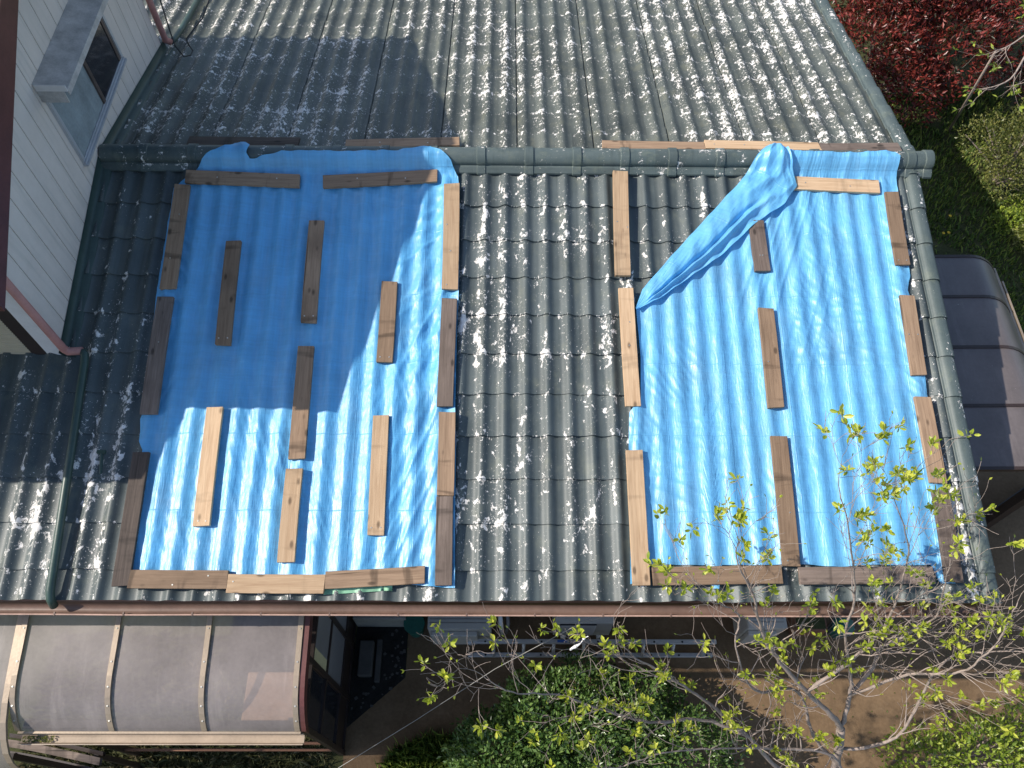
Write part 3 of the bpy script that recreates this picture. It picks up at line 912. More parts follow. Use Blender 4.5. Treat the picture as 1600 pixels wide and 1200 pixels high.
# the folded corner
fa = [(0.795, 1.318), (0.86, 1.15), (1.10, 0.865), (1.34, 0.59), (1.565, 0.336), (1.69, 0.205), (1.80, 0.06), (1.93, -0.085)]
fbp = [(0.80, 1.335), (0.977, 1.245), (1.233, 1.055), (1.496, 0.858), (1.787, 0.575), (2.016, 0.415), (2.135, 0.25), (2.06, -0.02)]
def along(P, t):
    L = [0]
    for a, b in zip(P[:-1], P[1:]): L.append(L[-1] + math.hypot(b[0] - a[0], b[1] - a[1]))
    v = t * L[-1]
    for i in range(len(P) - 1):
        if v <= L[i + 1] + 1e-9:
            k = (v - L[i]) / (L[i + 1] - L[i]); return (lerp(P[i][0], P[i + 1][0], k), lerp(P[i][1], P[i + 1][1], k))
    return P[-1]
fm = MB(); fm.uv = []
rows = []
NF, NQ = 130, 60
for i in range(NF + 1):
    t = i / NF
    a = along(fa, t); b = along(fbp, t)
    e_ = 0.004 + 0.014 * sstep(0.55, 0.8, t)
    b = (b[0] + e_ * noise.noise((t * 9, 1, 1)), b[1] + e_ * noise.noise((t * 10, 2, 1)))
    row = []
    for q_ in range(NQ + 1):
        q = q_ / NQ
        x = lerp(a[0], b[0], q); d = lerp(a[1], b[1], q)
        y = -d * cS
        base = near(x, max(d, 0.0), 0.058 + 0.35 * (wave(x) - 0.012))
        base.y = y - 0.058 * sS
        if y > -0.34: base.z = max(base.z, poly1(CAPZ, y) + 0.014)
        width = math.hypot(a[0] - b[0], a[1] - b[1])
        up_ = sstep(0.60, 0.85, t)
        lift = -0.010 + 0.022 * sstep(0, 0.10, q)
        lift += 0.050 * math.sin(math.pi * min(1, q * 1.02)) ** 1.1 * min(1, width / 0.25) * (0.6 + 0.4 * noise.noise((t * 3, q * 1.5, 2)))
        # a tight pleat that runs parallel to the free edge
        pl = sstep(0.02, 0.15, t) * sstep(0.80, 0.6, t)
        lift += 0.040 * math.exp(-((q - 0.80 + 0.12 * t) / 0.06) ** 2) * pl
        lift -= 0.030 * math.exp(-((q - 0.69 + 0.12 * t) / 0.05) ** 2) * pl
        lift += 0.010 * ridged((t * 2.6 + q * 1.2, q * 2.0 - t * 2, 7)) * (0.5 + up_) + 0.003 * ridged((t * 14 + q * 5, q * 7, 14))
        lift += 0.022 * up_ * ridged((t * 6 + q * 2, q * 2.5 - t * 5, 9))
        lift += 0.012 * sstep(0.88, 1.0, q)
        p = base + Vector((0, -sS, cS)) * lift
        row.append(p); fm.uv.append((x * 0.8 + d * 0.6, d * 0.8 - x * 0.6))
    rows.append(row)
fm.sheet(rows)
fme = fm.mesh('folded_corner')
link('folded_corner', fme, M['tarp_u'], tarp_r, True)['label'] = 'brighter underside of the folded tarpaulin corner'
# scrap of green sheet under the bottom edge
rg = MB(); rows = []
for i in range(41):
    x = -1.40 + 0.46 * i / 40
    rows.append([near(x, d, max(wave(x) * 0.75, AMP * 0.3) + 0.022) for d in (3.30, 3.35, 3.40, 3.425 - 0.03 * i / 40)])
rg.sheet(rows)
prop(rg.build('mesh_scrap', M['rag'], None, True), 'torn strip of green sheet showing below the bottom boards by the gutter', 'sheet')

# ------------------------------------------------------------------ the boards that hold the tarpaulins down
BW, BT = 0.118, 0.028
def plank(fn, x1, d1, x2, d2, mat, label, screws=(), seed=0, h=0.050, width=BW, thick=BT, group='wooden boards weighing down the tarpaulins'):
    a = fn(x1, d1, h); b = fn(x2, d2, h)
    ax = (b - a); L = ax.length; ax.normalize()
    nrm = Vector((0, -sS, cS)) if fn is near else Vector((0, sS, cS))
    ay = nrm.cross(ax).normalized()
    Mx = Matrix((ax, ay, nrm)).transposed().to_4x4()
    Mx.translation = (a + b) / 2
    rnd = random.Random(seed)
    bm = bmesh.new()
    nl = 12
    width *= rnd.uniform(0.95, 1.06); thick *= rnd.uniform(0.9, 1.15)
    cup = rnd.uniform(-0.002, 0.003); tw = rnd.uniform(-0.03, 0.03); bow = rnd.uniform(-0.003, 0.003)
    sk0, sk1 = rnd.uniform(-0.004, 0.004), rnd.uniform(-0.004, 0.004)
    sec = [(-0.5, 0), (-0.5, 1), (-0.25, 1), (0, 1), (0.25, 1), (0.5, 1), (0.5, 0)]
    rings = []
    for i in range(nl + 1):
        t = i / nl - 0.5
        ring = []
        for sy, sz in sec:
            xx = t * L + (sk0 if i == 0 else sk1 if i == nl else 0) * sy * 2
            yy = sy * width + bow * (1 - 4 * t * t) + rnd.uniform(-0.0006, 0.0006)
            zz = sz * thick + cup * (sy * sy * 4 - 0.3) * sz + yy * tw * t
            ring.append(bm.verts.new((xx, yy, zz)))
        rings.append(ring)
    for r0, r1 in zip(rings[:-1], rings[1:]):
        for k in range(len(sec)):
            k2 = (k + 1) % len(sec)
            bm.faces.new((r0[k], r0[k2], r1[k2], r1[k]))
    bm.faces.new(rings[0][::-1]); bm.faces.new(rings[-1])
    bmesh.ops.recalc_face_normals(bm, faces=bm.faces[:])
    me = bpy.data.meshes.new('board'); bm.to_mesh(me); bm.free()
    me.materials.append(mat)
    o = bpy.data.objects.new('board', me); COL.objects.link(o)
    o.matrix_world = Mx
    bv = o.modifiers.new('Bevel', 'BEVEL'); bv.width = 0.0028; bv.segments = 2; bv.limit_method = 'ANGLE'; bv.angle_limit = math.radians(50)
    prop(o, label, 'board', group)
    for u, v in screws:
        sm = bpy.data.meshes.get('screw_mesh')
        if sm is None:
            s2 = MB(); s2.tube([(0, 0, -0.001), (0, 0, 0.0022)], [0.0062, 0.0052], 10); sm = s2.mesh('screw_mesh'); sm.materials.append(M['screw'])
        so = bpy.data.objects.new('screw', sm); COL.objects.link(so)
        so.parent = o; so.location = (u * L, v * width, thick)
    return o

N, DK, GY, MD = M['wood_new'], M['wood_dark'], M['wood_grey'], M['wood_mid']
two = ((0.44, -0.28), (0.44, 0.28))
mid2 = ((-0.2, 0.1), (0.22, -0.1))
PL = [
 (near, -2.736, 0.202, -1.829, 0.235, MD, 'upper left board lying across the top of the shaded tarpaulin', ((-0.22, 0), (0.3, 0.1))),
 (near, -1.644, 0.239, -0.737, 0.174, MD, 'board across the top of the large tarpaulin beside its upper right corner, slightly tilted', mid2),
 (near, -2.750, 0.279, -2.738, 1.188, MD, 'topmost upright board along the shaded left edge of the large tarpaulin', mid2),
 (near, -2.743, 1.257, -2.735, 2.179, GY, 'middle grey board on the left edge of the large tarpaulin', ((-0.1, 0),)),
 (near, -2.743, 2.458, -2.744, 3.376, DK, 'dark lowest board on the left edge of the large tarpaulin', ()),
 (near, -2.288, 0.779, -2.269, 1.643, MD, 'short tan board lying alone in the shade near the left edge boards', two),
 (near, -1.664, 0.593, -1.655, 1.459, MD, 'topmost of the three boards in the central column of the large tarpaulin, with dark bands', two),
 (near, -1.069, 1.116, -1.073, 1.772, MD, 'short board with a burnt dark upper end, at the edge of the shadow', two),
 (near, -1.656, 1.649, -1.650, 2.503, MD, 'middle board of the central column, half in shadow and half sunlit', ()),
 (near, -1.658, 2.572, -1.658, 3.217, N, 'short pale lowest board of the central column on the large tarpaulin', ()),
 (near, -2.267, 2.124, -2.257, 2.976, N, 'palest sunlit board near the lower left of the large tarpaulin', ((0.46, -0.2), (0.46, 0.25))),
 (near, -1.074, 2.180, -1.064, 3.034, N, 'sunlit tan board with one dark band, right of the central column', two),
 (near, -0.620, 0.247, -0.610, 1.177, N, 'topmost pale board on the right edge of the large tarpaulin', ((-0.1, -0.25), (0.15, 0), (0.46, -0.2))),
 (near, -0.610, 1.254, -0.621, 2.110, GY, 'second board from the top on the right edge, weathered grey brown', ()),
 (near, -0.602, 2.153, -0.598, 2.759, MD, 'short tan third board from the top on the right edge of the large tarpaulin', ()),
 (near, -0.602, 2.763, -0.593, 3.366, GY, 'short grey lowest board on the right edge of the large tarpaulin', ()),
 (near, -2.691, 3.330, -2.034, 3.332, MD, 'left one of three boards along the bottom of the large tarpaulin', ((-0.05, -0.3), (0.3, 0.2))),
 (near, -2.035, 3.357, -1.386, 3.359, N, 'pale middle board along the bottom of the large tarpaulin', ((-0.44, 0.1),)),
 (near, -1.384, 3.334, -0.720, 3.295, MD, 'tilted right board along the bottom of the large tarpaulin, above the green strip', ()),
 (far, -2.799, 0.182, -1.892, 0.178, DK, 'dark board behind the ridge at the upper left in the shade', ()),
 (far, -1.503, 0.137, -0.573, 0.194, MD, 'tan board behind the ridge, above the upper right corner of the large tarpaulin', mid2),
 (far, 0.604, 0.170, 1.450, 0.154, MD, 'leftmost of the three boards lined up behind the ridge at the right', ()),
 (far, 1.453, 0.183, 2.403, 0.160, N, 'pale middle board of the three lined up behind the ridge at the right', ((-0.42, 0.0), (-0.16, 0.0), (0.1, 0.0))),
 (far, 2.408, 0.160, 3.073, 0.179, GY, 'grey brown right end board of the three behind the ridge', ()),
 (near, 0.730, 0.121, 0.710, 1.053, N, 'pale upper board lying on bare tiles left of the folded corner', ((0.0, -0.3), (0.05, 0.35))),
 (near, 0.728, 1.156, 0.739, 2.100, N, 'pale board on the left edge of the smaller tarpaulin beside the tip of the fold', ((0.0, 0), (-0.2, 0.1))),
 (near, 0.730, 2.427, 0.735, 3.362, N, 'pale lowest board on the left edge of the smaller tarpaulin', ()),
 (near, 2.060, 0.210, 2.802, 0.244, N, 'board across the top of the smaller tarpaulin, partly under the folded corner', ((-0.3, 0), (0.18, -0.1))),
 (near, 2.892, 0.291, 2.882, 0.943, MD, 'topmost short board on the right edge of the smaller tarpaulin', two),
 (near, 2.871, 1.202, 2.858, 1.848, MD, 'second board down on the right edge of the smaller tarpaulin', ((0.0, -0.3), (0.0, 0.3))),
 (near, 2.853, 2.017, 2.861, 2.655, MD, 'third board down on the right edge of the smaller tarpaulin', two),
 (near, 2.864, 2.703, 2.852, 3.334, GY, 'lowest board on the right edge of the smaller tarpaulin, behind the twigs', ()),
 (near, 1.778, 0.56, 1.788, 1.006, GY, 'grey board sticking out below the folded tarpaulin corner', ((0.2, -0.05), (0.2, 0.12))),
 (near, 1.778, 1.319, 1.773, 2.106, MD, 'middle board of the inner column on the smaller tarpaulin', ((0.05, -0.2),)),
 (near, 1.771, 2.318, 1.760, 3.232, MD, 'long lowest board of the inner column on the smaller tarpaulin, behind the twigs', ((0.46, -0.2), (0.1, 0.2))),
 (near, 0.812, 3.302, 1.690, 3.287, MD, 'left board along the bottom of the smaller tarpaulin', ((0.0, -0.3),)),
 (near, 1.805, 3.295, 2.721, 3.288, GY, 'right board along the bottom of the smaller tarpaulin, crossed by twigs', ()),
]
for i, (fn, x1, d1, x2, d2, mt, lab, scw) in enumerate(PL):
    plank(fn, x1, d1, x2, d2, mt, lab, scw, seed=i + 3, h=0.055 if fn is near else 0.046)

# ------------------------------------------------------------------ terrace roof with sunroom wall, lower left
tr = empty('terrace_roof', (-2.6, -3.6, 0), 'curved smoked plastic terrace roof with bronze ribs below the gutter', 'terrace roof')
PR = [(-3.10, 2.435), (-3.38, 2.395), (-3.50, 2.372), (-3.62, 2.352), (-3.72, 2.336), (-3.81, 2.320), (-3.88, 2.300), (-3.945, 2.272), (-3.995, 2.240), (-4.04, 2.202), (-4.08, 2.160), (-4.115, 2.115), (-4.135, 2.085)]
def curved(mb, x0, x1, dz0, dz1, prof=PR, ext=0.0):
    rows = []
    n = len(mb.v)
    k = len(prof)
    for x in (x0, x1):
        for dz in (dz0, dz1):
            mb.v += [(x, y, z + dz) for y, z in prof]
    for i in range(k - 1):
        A, B, C_, D = n + i, n + k + i, n + 2 * k + i, n + 3 * k + i
        mb.f += [(A, A + 1, C_ + 1, C_), (B, D, D + 1, B + 1), (A, B, B + 1, A + 1), (C_, C_ + 1, D + 1, D)]
    mb.f += [(n, n + 2 * k, n + 3 * k, n + k), (n + k - 1, n + 2 * k - 1, n + 4 * k - 1, n + 3 * k - 1)]
RX = [-3.555, -2.905, -2.265, -1.62]
for a, b in zip(RX[:-1], RX[1:]):
    q = MB(); q.sheet([[(x, y, z + 0.002) for y, z in PR] for x in (a + 0.004, b - 0.004)]); q.build('roof_panel', M['poly'], tr, True).data.set_sharp_from_angle(angle=math.radians(40))
for x in RX:
    q = MB(); curved(q, x - 0.018, x + 0.018, 0.004, 0.022); ro = q.build('rib', M['rib'], tr)
    for i in (2, 4, 6, 8, 10):
        y, z = PR[i]
        s2 = MB(); s2.tube([(x, y, z + 0.021), (x, y, z + 0.026)], 0.006, 8); s2.build('screw', M['screw'], ro)
q = MB(); q.box((-3.56, -4.150, 2.060), (-1.60, -4.136, 2.09)); q.build('edge_strip', M['rib'], tr)
q = MB()
gp = [(-4.150, 2.058), (-4.152, 2.022), (-4.165, 2.016), (-4.20, 2.018), (-4.212, 2.050), (-4.218, 2.050), (-4.206, 2.008), (-4.165, 2.006), (-4.145, 2.016), (-4.144, 2.058)]
q.prism(gp, -3.56, -1.585)
gm = q.mesh('terrace_gutter'); bm = bmesh.new(); bm.from_mesh(gm); bmesh.ops.recalc_face_normals(bm, faces=bm.faces[:]); bm.to_mesh(gm); bm.free()
tg = link('terrace_gutter', gm, M['tan_gutter'], tr)
rd = random.Random(5)
q = MB()
for i in range(110):
    x = rd.uniform(-3.54, -3.33); y = rd.uniform(-4.20, -4.16)
    a = rd.uniform(0, 6.28); c, s_n = math.cos(a) * 0.012, math.sin(a) * 0.012
    z = 2.03 + rd.uniform(0, 0.012)
    q.quad((x - c, y - s_n * .5, z), (x + s_n * .4, y - c * .3, z + .004), (x + c, y + s_n * .5, z), (x - s_n * .4, y + c * .3, z + .003))
dl = q.build('leaf_litter', M['leaf_olive'], tg); dl['kind'] = 'stuff'
q = MB(); curved(q, -1.598, -1.560, -0.085, 0.012); q.build('side_beam', M['brown_board'], tr)
q = MB()
for y in (-2.76, -3.12, -3.60, -4.07): q.box((-1.69, y - 0.022, 0), (-1.645, y + 0.022, 2.12 if y < -4 else 2.24))
q.build('wall_post', M['dark_brown'], tr)
q = MB()
for z in (0.02, 0.44, 1.13, 1.72):
    q.box((-1.685, -4.05, z), (-1.65, -2.74, z + 0.035))
q.build('wall_rail', M['dark_brown'], tr)
for y0, y1, z0, z1, mt in ((-3.10, -2.78, 1.165, 1.72, 'pane'), (-3.47, -3.14, 1.165, 1.72, 'pane'), (-3.58, -3.47, 1.165, 1.72, 'pane_cream'), (-3.58, -3.14, 0.475, 1.13, 'pane'), (-3.10, -2.78, 0.475, 1.13, 'pane'), (-4.05, -3.62, 0.475, 1.72, 'glass'), (-4.05, -2.78, 0.055, 0.44, 'dark_brown')):
    q = MB(); q.box((-1.672, y0, z0), (-1.664, y1, z1)); q.build('wall_panel' if mt == 'dark_brown' else 'pane', M[mt], tr)
q = MB(); q.box((-3.55, -4.10, 0), (-3.50, -4.05, 2.06)); q.box((-1.69, -4.11, 1.99), (-3.55, -4.06, 2.06)); q.build('front_beam', M['dark_brown'], tr)
q = MB(); q.box((-3.55, -4.095, 0.9), (-1.69, -4.075, 0.94)); q.box((-3.55, -4.095, 0.40), (-1.69, -4.075, 0.43)); q.build('front_rail', M['rust'], tr)

# tan panel added under the plastic to give it a warm patch
q = MB(); q.box((-2.04, -4.06, 2.03), (-1.66, -3.73, 2.055))
bd = q.build('tint_panel', M['tint_panel'], None, bevel=0.01)
prop(bd, 'tan panel added to give a warm tint to the right end of the smoked terrace roof', 'panel')

# the longer terrace roof further left
tl = empty('terrace_roof', (-4.2, -3.8, 0), 'longer terrace roof section cut off by the left edge, reaching further forward', 'terrace roof')
PR2 = [(-3.10, 2.415), (-3.38, 2.373), (-3.69, 2.315), (-3.86, 2.28), (-3.98, 2.25), (-4.10, 2.205), (-4.20, 2.14), (-4.28, 2.06), (-4.33, 1.97), (-4.36, 1.86)]
q = MB(); q.sheet([[(x, y, z + 0.012) for y, z in PR2] for x in (-4.9, -3.618)]); q.build('roof_panel', M['poly'], tl, True).data.set_sharp_from_angle(angle=math.radians(40))
for x in (-3.60, -4.3):
    q = MB(); curved(q, x - 0.02, x + 0.02, 0.004, 0.032, PR2); q.build('rib', M['rib'], tl)
q = MB(); q.box((-4.88, -4.34, 0), (-4.83, -4.29, 1.95)); q.build('post', M['dark_brown'], tl)
q = MB(); q.box((-3.66, -4.30, 0), (-3.62, -4.26, 1.95)); q.build('post', M['dark_brown'], tl)
# low curved rail under it
lr = empty('curved_rail', (-3.8, -4.15, 0), 'low curved grey brown boards beneath the left corner of the terrace roof', 'rail')
for k, (dy, dz, mt, wd) in enumerate(((0.0, 0.0, 'wood_grey', 0.055), (-0.075, -0.06, 'dark_brown', 0.045), (0.06, -0.03, 'dark_brown', 0.03))):
    q = MB(); rows = []
    for i in range(9):
        t = i / 8
        x = -4.24 + 0.80 * t; y = -4.09 - 0.14 * t ** 1.15 + dy; z = 1.0 + dz
        rows.append([(x, y + wd / 2, z), (x, y - wd / 2, z - 0.012), (x, y - wd / 2, z - 0.05), (x, y + wd / 2, z - 0.05)])
    q.sheet(rows)
    q.build('board', M[mt], lr)
q = MB()
for x in (-4.18, -3.5):
    q = MB(); q.box((x - 0.02, -4.20, 0), (x + 0.02, -4.16, 0.95)); q.build('post', M['dark_brown'], lr)

# ------------------------------------------------------------------ carport at the right
cp = empty('carport', (4.1, -0.9, 0), 'dark smoked plastic carport roof beside the right end of the house', 'carport')
zc = 2.42
def cprof(x):
    x1 = 4.06
    t = max(0, x - x1)
    return zc + 0.02 * (x - 3.3) - 1.9 * t * t
cx = [3.20 + (4.42 - 3.20) * i / 24 for i in range(25)]
cy = [-2.26, -1.70, -1.13, -0.60, -0.145]
for a, b in zip(cy[:-1], cy[1:]):
    q = MB(); rows = []
    for y in (a + 0.012, b - 0.012): rows.append([(x, y, cprof(x)) for x in cx])
    q.sheet(rows); q.build('roof_panel', M['poly_dark'], cp, True)
for y in cy:
    q = MB(); rows = []
    for dy, dz in ((-0.014, -0.03), (-0.014, 0.008), (0.014, 0.008), (0.014, -0.03)): rows.append([(x, y + dy, cprof(x) + dz) for x in cx])
    q.sheet(rows); q.build('rib', M['dark_brown'], cp)
q = MB()
xe = cx[-1]; ze = cprof(xe)
q.box((xe - 0.01, -2.3, ze - 0.05), (xe + 0.012, -0.10, ze + 0.015)); q.box((xe + 0.03, -2.3, ze - 0.06), (xe + 0.045, -0.25, ze + 0.01)); q.box((xe + 0.012, -2.3, ze - 0.06), (xe + 0.03, -0.25, ze - 0.05))
q.build('carport_gutter', M['rib'], cp)
for y in (-0.25, -2.15):
    q = MB(); q.box((4.36, y - 0.04, 0), (4.44, y + 0.04, ze - 0.06)); q.build('post', M['dark_brown'], cp)
q = MB()
a = Vector((4.50, -2.07, 0.35)); b = Vector((5.6, -1.40, 0.35)); ax = (b - a).normalized(); ay = Vector((0, 0, 1)).cross(ax)
Mx = Matrix((ax, ay, Vector((0, 0, 1)))).transposed().to_4x4(); Mx.translation = a
q.box((-0.3, -0.045, -0.35), ((b - a).length, 0.045, 0.0), Mx)
tim = q.build('timber', M['black'], None, bevel=0.006)
prop(tim, 'black beam lying diagonally on the brown yard below the carport', 'beam')
q = MB(); q.box((0.10, -0.016, 0.001), (0.17, 0.012, 0.004), Mx); q.build('tag', M['white_trim'], tim)

# ------------------------------------------------------------------ things along the front wall
def ac_unit(x0, x1, y0, y1, h, label, grille):
    o = empty('air_conditioner', ((x0 + x1) / 2, (y0 + y1) / 2, 0.0), label, 'air conditioner', 'air conditioner units along the front wall')
    q = MB(); q.box((x0, y1, 0.06), (x1, y0, h)); q.build('casing', M['ac'], o, bevel=0.012)
    q = MB(); q.box((x0 + 0.004, y1 - 0.006, h + 0.001), (x1 - 0.004, y0 - 0.002, h + 0.012)); tp = q.build('lid', M['ac'], o, bevel=0.004)
    w_ = x1 - x0
    if grille:
        q = MB(); q.box((x0 + w_ * 0.08, y1 - 0.012, 0.12), (x0 + w_ * 0.70, y1 - 0.001, h - 0.03)); gg = q.build('fan_grille', M['black'], o)
        q = MB()
        for i in range(14):
            z = 0.14 + i * (h - 0.19) / 13
            q.box((x0 + w_ * 0.08, y1 - 0.018, z), (x0 + w_ * 0.70, y1 - 0.0125, z + 0.006))
        q.build('slat', M['ac'], gg)['kind'] = 'stuff'
    else:
        q = MB(); q.box((x0 + w_ * 0.05, y1 - 0.05, 0.12), (x1 - w_ * 0.22, y1 - 0.001, h - 0.08)); q.build('front_panel', M['ac'], o, bevel=0.01)
        q = MB()
        for i in range(4): q.box((x0 + 0.02, y1 + 0.05 + i * 0.035, h + 0.013), (x1 - 0.03, y1 + 0.054 + i * 0.035, h + 0.016))
        q.build('lid_line', M['groove'], tp)
    for x in (x0 + 0.08, x1 - 0.12):
        q = MB(); q.box((x, y1 - 0.02, 0.004), (x + 0.05, y0, 0.058)); q.build('foot', M['white_plastic'], o)
    return o
a1 = ac_unit(-0.895, -0.30, -2.76, -3.065, 0.55, 'wider pale air conditioner unit beside the ladder end and teal bucket', False)
q = MB(); q.tube([(-0.30, -2.80, 0.4), (-0.25, -2.84, 0.46), (-0.22, -2.92, 0.45), (-0.21, -2.98, 0.38), (-0.20, -3.0, 0.1)], 0.022, 10); q.build('pipe_cover', M['white_plastic'], a1, True)
q = MB(); q.tube([(-0.30, -2.80, 0.3), (-0.20, -2.82, 0.40), (-0.15, -2.88, 0.42), (-0.14, -2.96, 0.30), (-0.16, -2.99, 0.08)], 0.018, 10); q.build('hose', M['pane'], a1, True)
ac_unit(0.30, 0.855, -2.75, -3.01, 0.55, 'air conditioner unit with a dark fan grille, below the white scrap', True)
ac_unit(2.10, 2.47, -2.75, -3.05, 0.55, 'small pale air conditioner unit seen through the bare twigs', False)
# ladder
ld = empty('ladder', (0.7, -3.15, 0.0), 'aluminium ladder lying on edge in front of the air conditioners', 'ladder')
for y, z in ((-3.105, 0.27), (-3.185, 0.055)):
    q = MB(); q.box((-0.48, y - 0.028, z - 0.045), (1.86, y + 0.012, z)); r_ = q.build('rail', M['ladder'], ld, bevel=0.004)
    for i in range(9):
        x = -0.36 + i * 0.27
        s2 = MB(); s2.tube([(x, y - 0.012, z + 0.0005), (x, y - 0.012, z + 0.003)], 0.010, 10); s2.build('rivet', M['black'], r_)
for i in range(8):
    x = -0.28 + i * 0.29
    q = MB(); q.tube([(x, -3.115, 0.225), (x, -3.20, 0.055)], 0.016, 8); q.build('rung', M['ladder'], ld, True)
q = MB(); q.box((0.33, -3.126, 0.2715), (0.42, -3.100, 0.2735)); q.build('sticker', M['blue_sticker'], ld)
for yy in (-3.11, -3.19):
    q = MB(); q.box((-0.53, yy - 0.03, 0.02 if yy < -3.15 else 0.2), (-0.482, yy + 0.02, 0.06 if yy < -3.15 else 0.28)); q.build('end_cap', M['ladder'], ld, bevel=0.01)
# bucket
q = MB(); q.tube([(-1.05, -2.95, 0.006), (-1.05, -2.95, 0.26)], [0.075, 0.095], 18)
bk = q.build('bucket', M['teal'], None, True); bk.data.set_sharp_from_angle(angle=math.radians(40))
prop(bk, 'teal plastic bucket standing beside the first air conditioner', 'bucket')
q = MB(); q.tube([(-1.05, -2.95, 0.262), (-1.05, -2.95, 0.276)], [0.102, 0.102], 18); q.build('rim', M['teal'], bk)
# stepping block, porch step, board
q = MB(); q.box((-1.585, -3.40, 0.002), (-1.45, -3.07, 0.10)); prop(q.build('concrete_block', M['concrete'], None, bevel=0.01), 'narrow concrete block on dark gravel beside the sunroom wall', 'block')
q = MB(); q.box((-1.425, -3.45, 0.002), (-1.375, -3.05, 0.05)); prop(q.build('kerb_stone', M['concrete'], None, bevel=0.006), 'thin kerb stone next to the concrete block on the gravel', 'kerb stone')
q = MB(); q.box((-1.64, -2.92, 0.002), (-1.13, -2.725, 0.32)); prop(q.build('porch_step', M['house_wall'], None, bevel=0.008), 'grey porch step against the front wall near the sunroom', 'step')
gv = MB(); gv.quad((-1.66, -3.86, 0.003), (-1.135, -3.41, 0.003), (-1.135, -2.73, 0.003), (-1.64, -2.73, 0.003))
prop(gv.build('gravel', M['gravel']), kind='structure')
rd = random.Random(8)
q = MB()
for i in range(90):
    x = rd.uniform(-1.63, -1.14); y = rd.uniform(-3.8, -2.95)
    if y < -3.40 - (-1.13 - x) * 0.85: continue
    if -1.60 < x < -1.36 and y > -3.47: continue
    r = rd.uniform(0.006, 0.016)
    q.box((-r, -r * .8, 0.003), (r, r * .8, r), Matrix.Translation((x, y, 0)) @ Matrix.Rotation(rd.uniform(0, 3), 4, 'Z'))
prop(q.build('pebbles', M['concrete']), kind='stuff', label='loose pebbles on the dark gravel bed by the sunroom')
q = MB(); q.box((2.66, -3.0, 0.004), (2.98, -2.78, 0.22)); rb = q.build('flower_box', M['rust'], None, bevel=0.01)
prop(rb, 'rust brown box by the wall behind the twigs', 'box')
q = MB(); q.box((2.68, -2.98, 0.2205), (2.96, -2.80, 0.224)); q.build('soil', M['ground'], rb)
bs = empty('basket', (3.13, -2.95, 0), 'pale blue green ribbed basket standing beside the rust brown box', 'basket')
q = MB(); q.tube([(3.13, -2.95, 0.006), (3.13, -2.95, 0.25)], [0.075, 0.10], 16); q.build('body', M['teal'], bs, True)
q = MB()
for i in range(16):
    a = 2 * math.pi * i / 16
    q.tube([(3.13 + 0.078 * math.cos(a), -2.95 + 0.078 * math.sin(a), 0.01), (3.13 + 0.104 * math.cos(a), -2.95 + 0.104 * math.sin(a), 0.25)], 0.006, 5)
q.build('ribs', M['pane'], bs)
# white scrap dangling from a twig
q = MB()
q.tube([(0.385, -3.60, 2.62), (0.35, -3.61, 2.60), (0.345, -3.625, 2.585), (0.33, -3.64, 2.57)], 0.003, 6)
q.tube([(0.36, -3.605, 2.612), (0.352, -3.617, 2.60)], [0.010, 0.009], 7)
q.tube([(0.33, -3.64, 2.57), (0.30, -3.655, 2.56), (0.262, -3.675, 2.55)], [0.005, 0.012, 0.007], 7)
prop(q.build('plastic_scrap', M['white_plastic'], None), 'twisted white plastic scrap caught just below the gutter', 'scrap')
# wires
q = MB(); q.tube([(-1.95, -4.48, 0.35), (-1.58, -4.24, 0.6), (-0.9, -3.92, 1.05), (-0.25, -3.60, 1.5), (0.4, -3.36, 2.0), (0.75, -3.40, 2.6)], 0.0026, 5)
prop(q.build('guy_wire', M['pale_wire'], None), 'thin pale wire slanting up from the lower left over the dark path', 'wire')
q = MB(); q.tube([(-3.38, 2.0, 3.95), (-3.31, 1.78, 3.6), (-3.25, 1.60, 3.42), (-3.22, 1.52, 3.32), (-3.17, 1.50, 3.22), (-3.125, 1.545, 3.20), (-3.115, 1.61, 3.20), (-3.14, 1.63, 3.24), (-3.15, 1.64, 3.30), (-3.11, 1.72, 3.32), (-3.04, 1.9, 3.33), (-2.98, 2.10, 3.42), (-2.9, 2.5, 3.7)], 0.0065, 6)
prop(q.build('cable', M['wire'], None, True), 'black cable looping over the back roof beside the white wall', 'cable')

# ------------------------------------------------------------------ plants
def leaf_quads(mb, p, nrm, up, ln, wd, rnd):
    side = nrm.cross(up)
    if side.length < 1e-5: side = nrm.orthogonal()
    side.normalize()
    b = p; m1 = p + up * ln * 0.45 + side * wd * 0.5 + nrm * wd * 0.12; m2 = p + up * ln * 0.45 - side * wd * 0.5 + nrm * wd * 0.12
    t = p + up * ln
    mb.quad(b, m1, t, m2)

def oval_leaf(mb, p, nrm, up, ln, wd):
    side = nrm.cross(up)
    if side.length < 1e-5: side = nrm.orthogonal()
    side.normalize()
    n = len(mb.v)
    c = nrm * wd * 0.16
    for a, b, k in ((0, 0, 0), (0.30, 0.40, 1), (0.68, 0.46, 1), (1.0, 0.0, 0.2), (0.68, -0.46, 1), (0.30, -0.40, 1), (0.5, 0, -0.3)):
        mb.v.append(tuple(p + up * ln * a + side * wd * b + c * k))
    for i in range(6): mb.f.append((n + i, n + (i + 1) % 6, n + 6))

def rvec(rnd):
    while True:
        v = Vector((rnd.uniform(-1, 1), rnd.uniform(-1, 1), rnd.uniform(-1, 1)))
        if 0.05 < v.length < 1: return v.normalized()

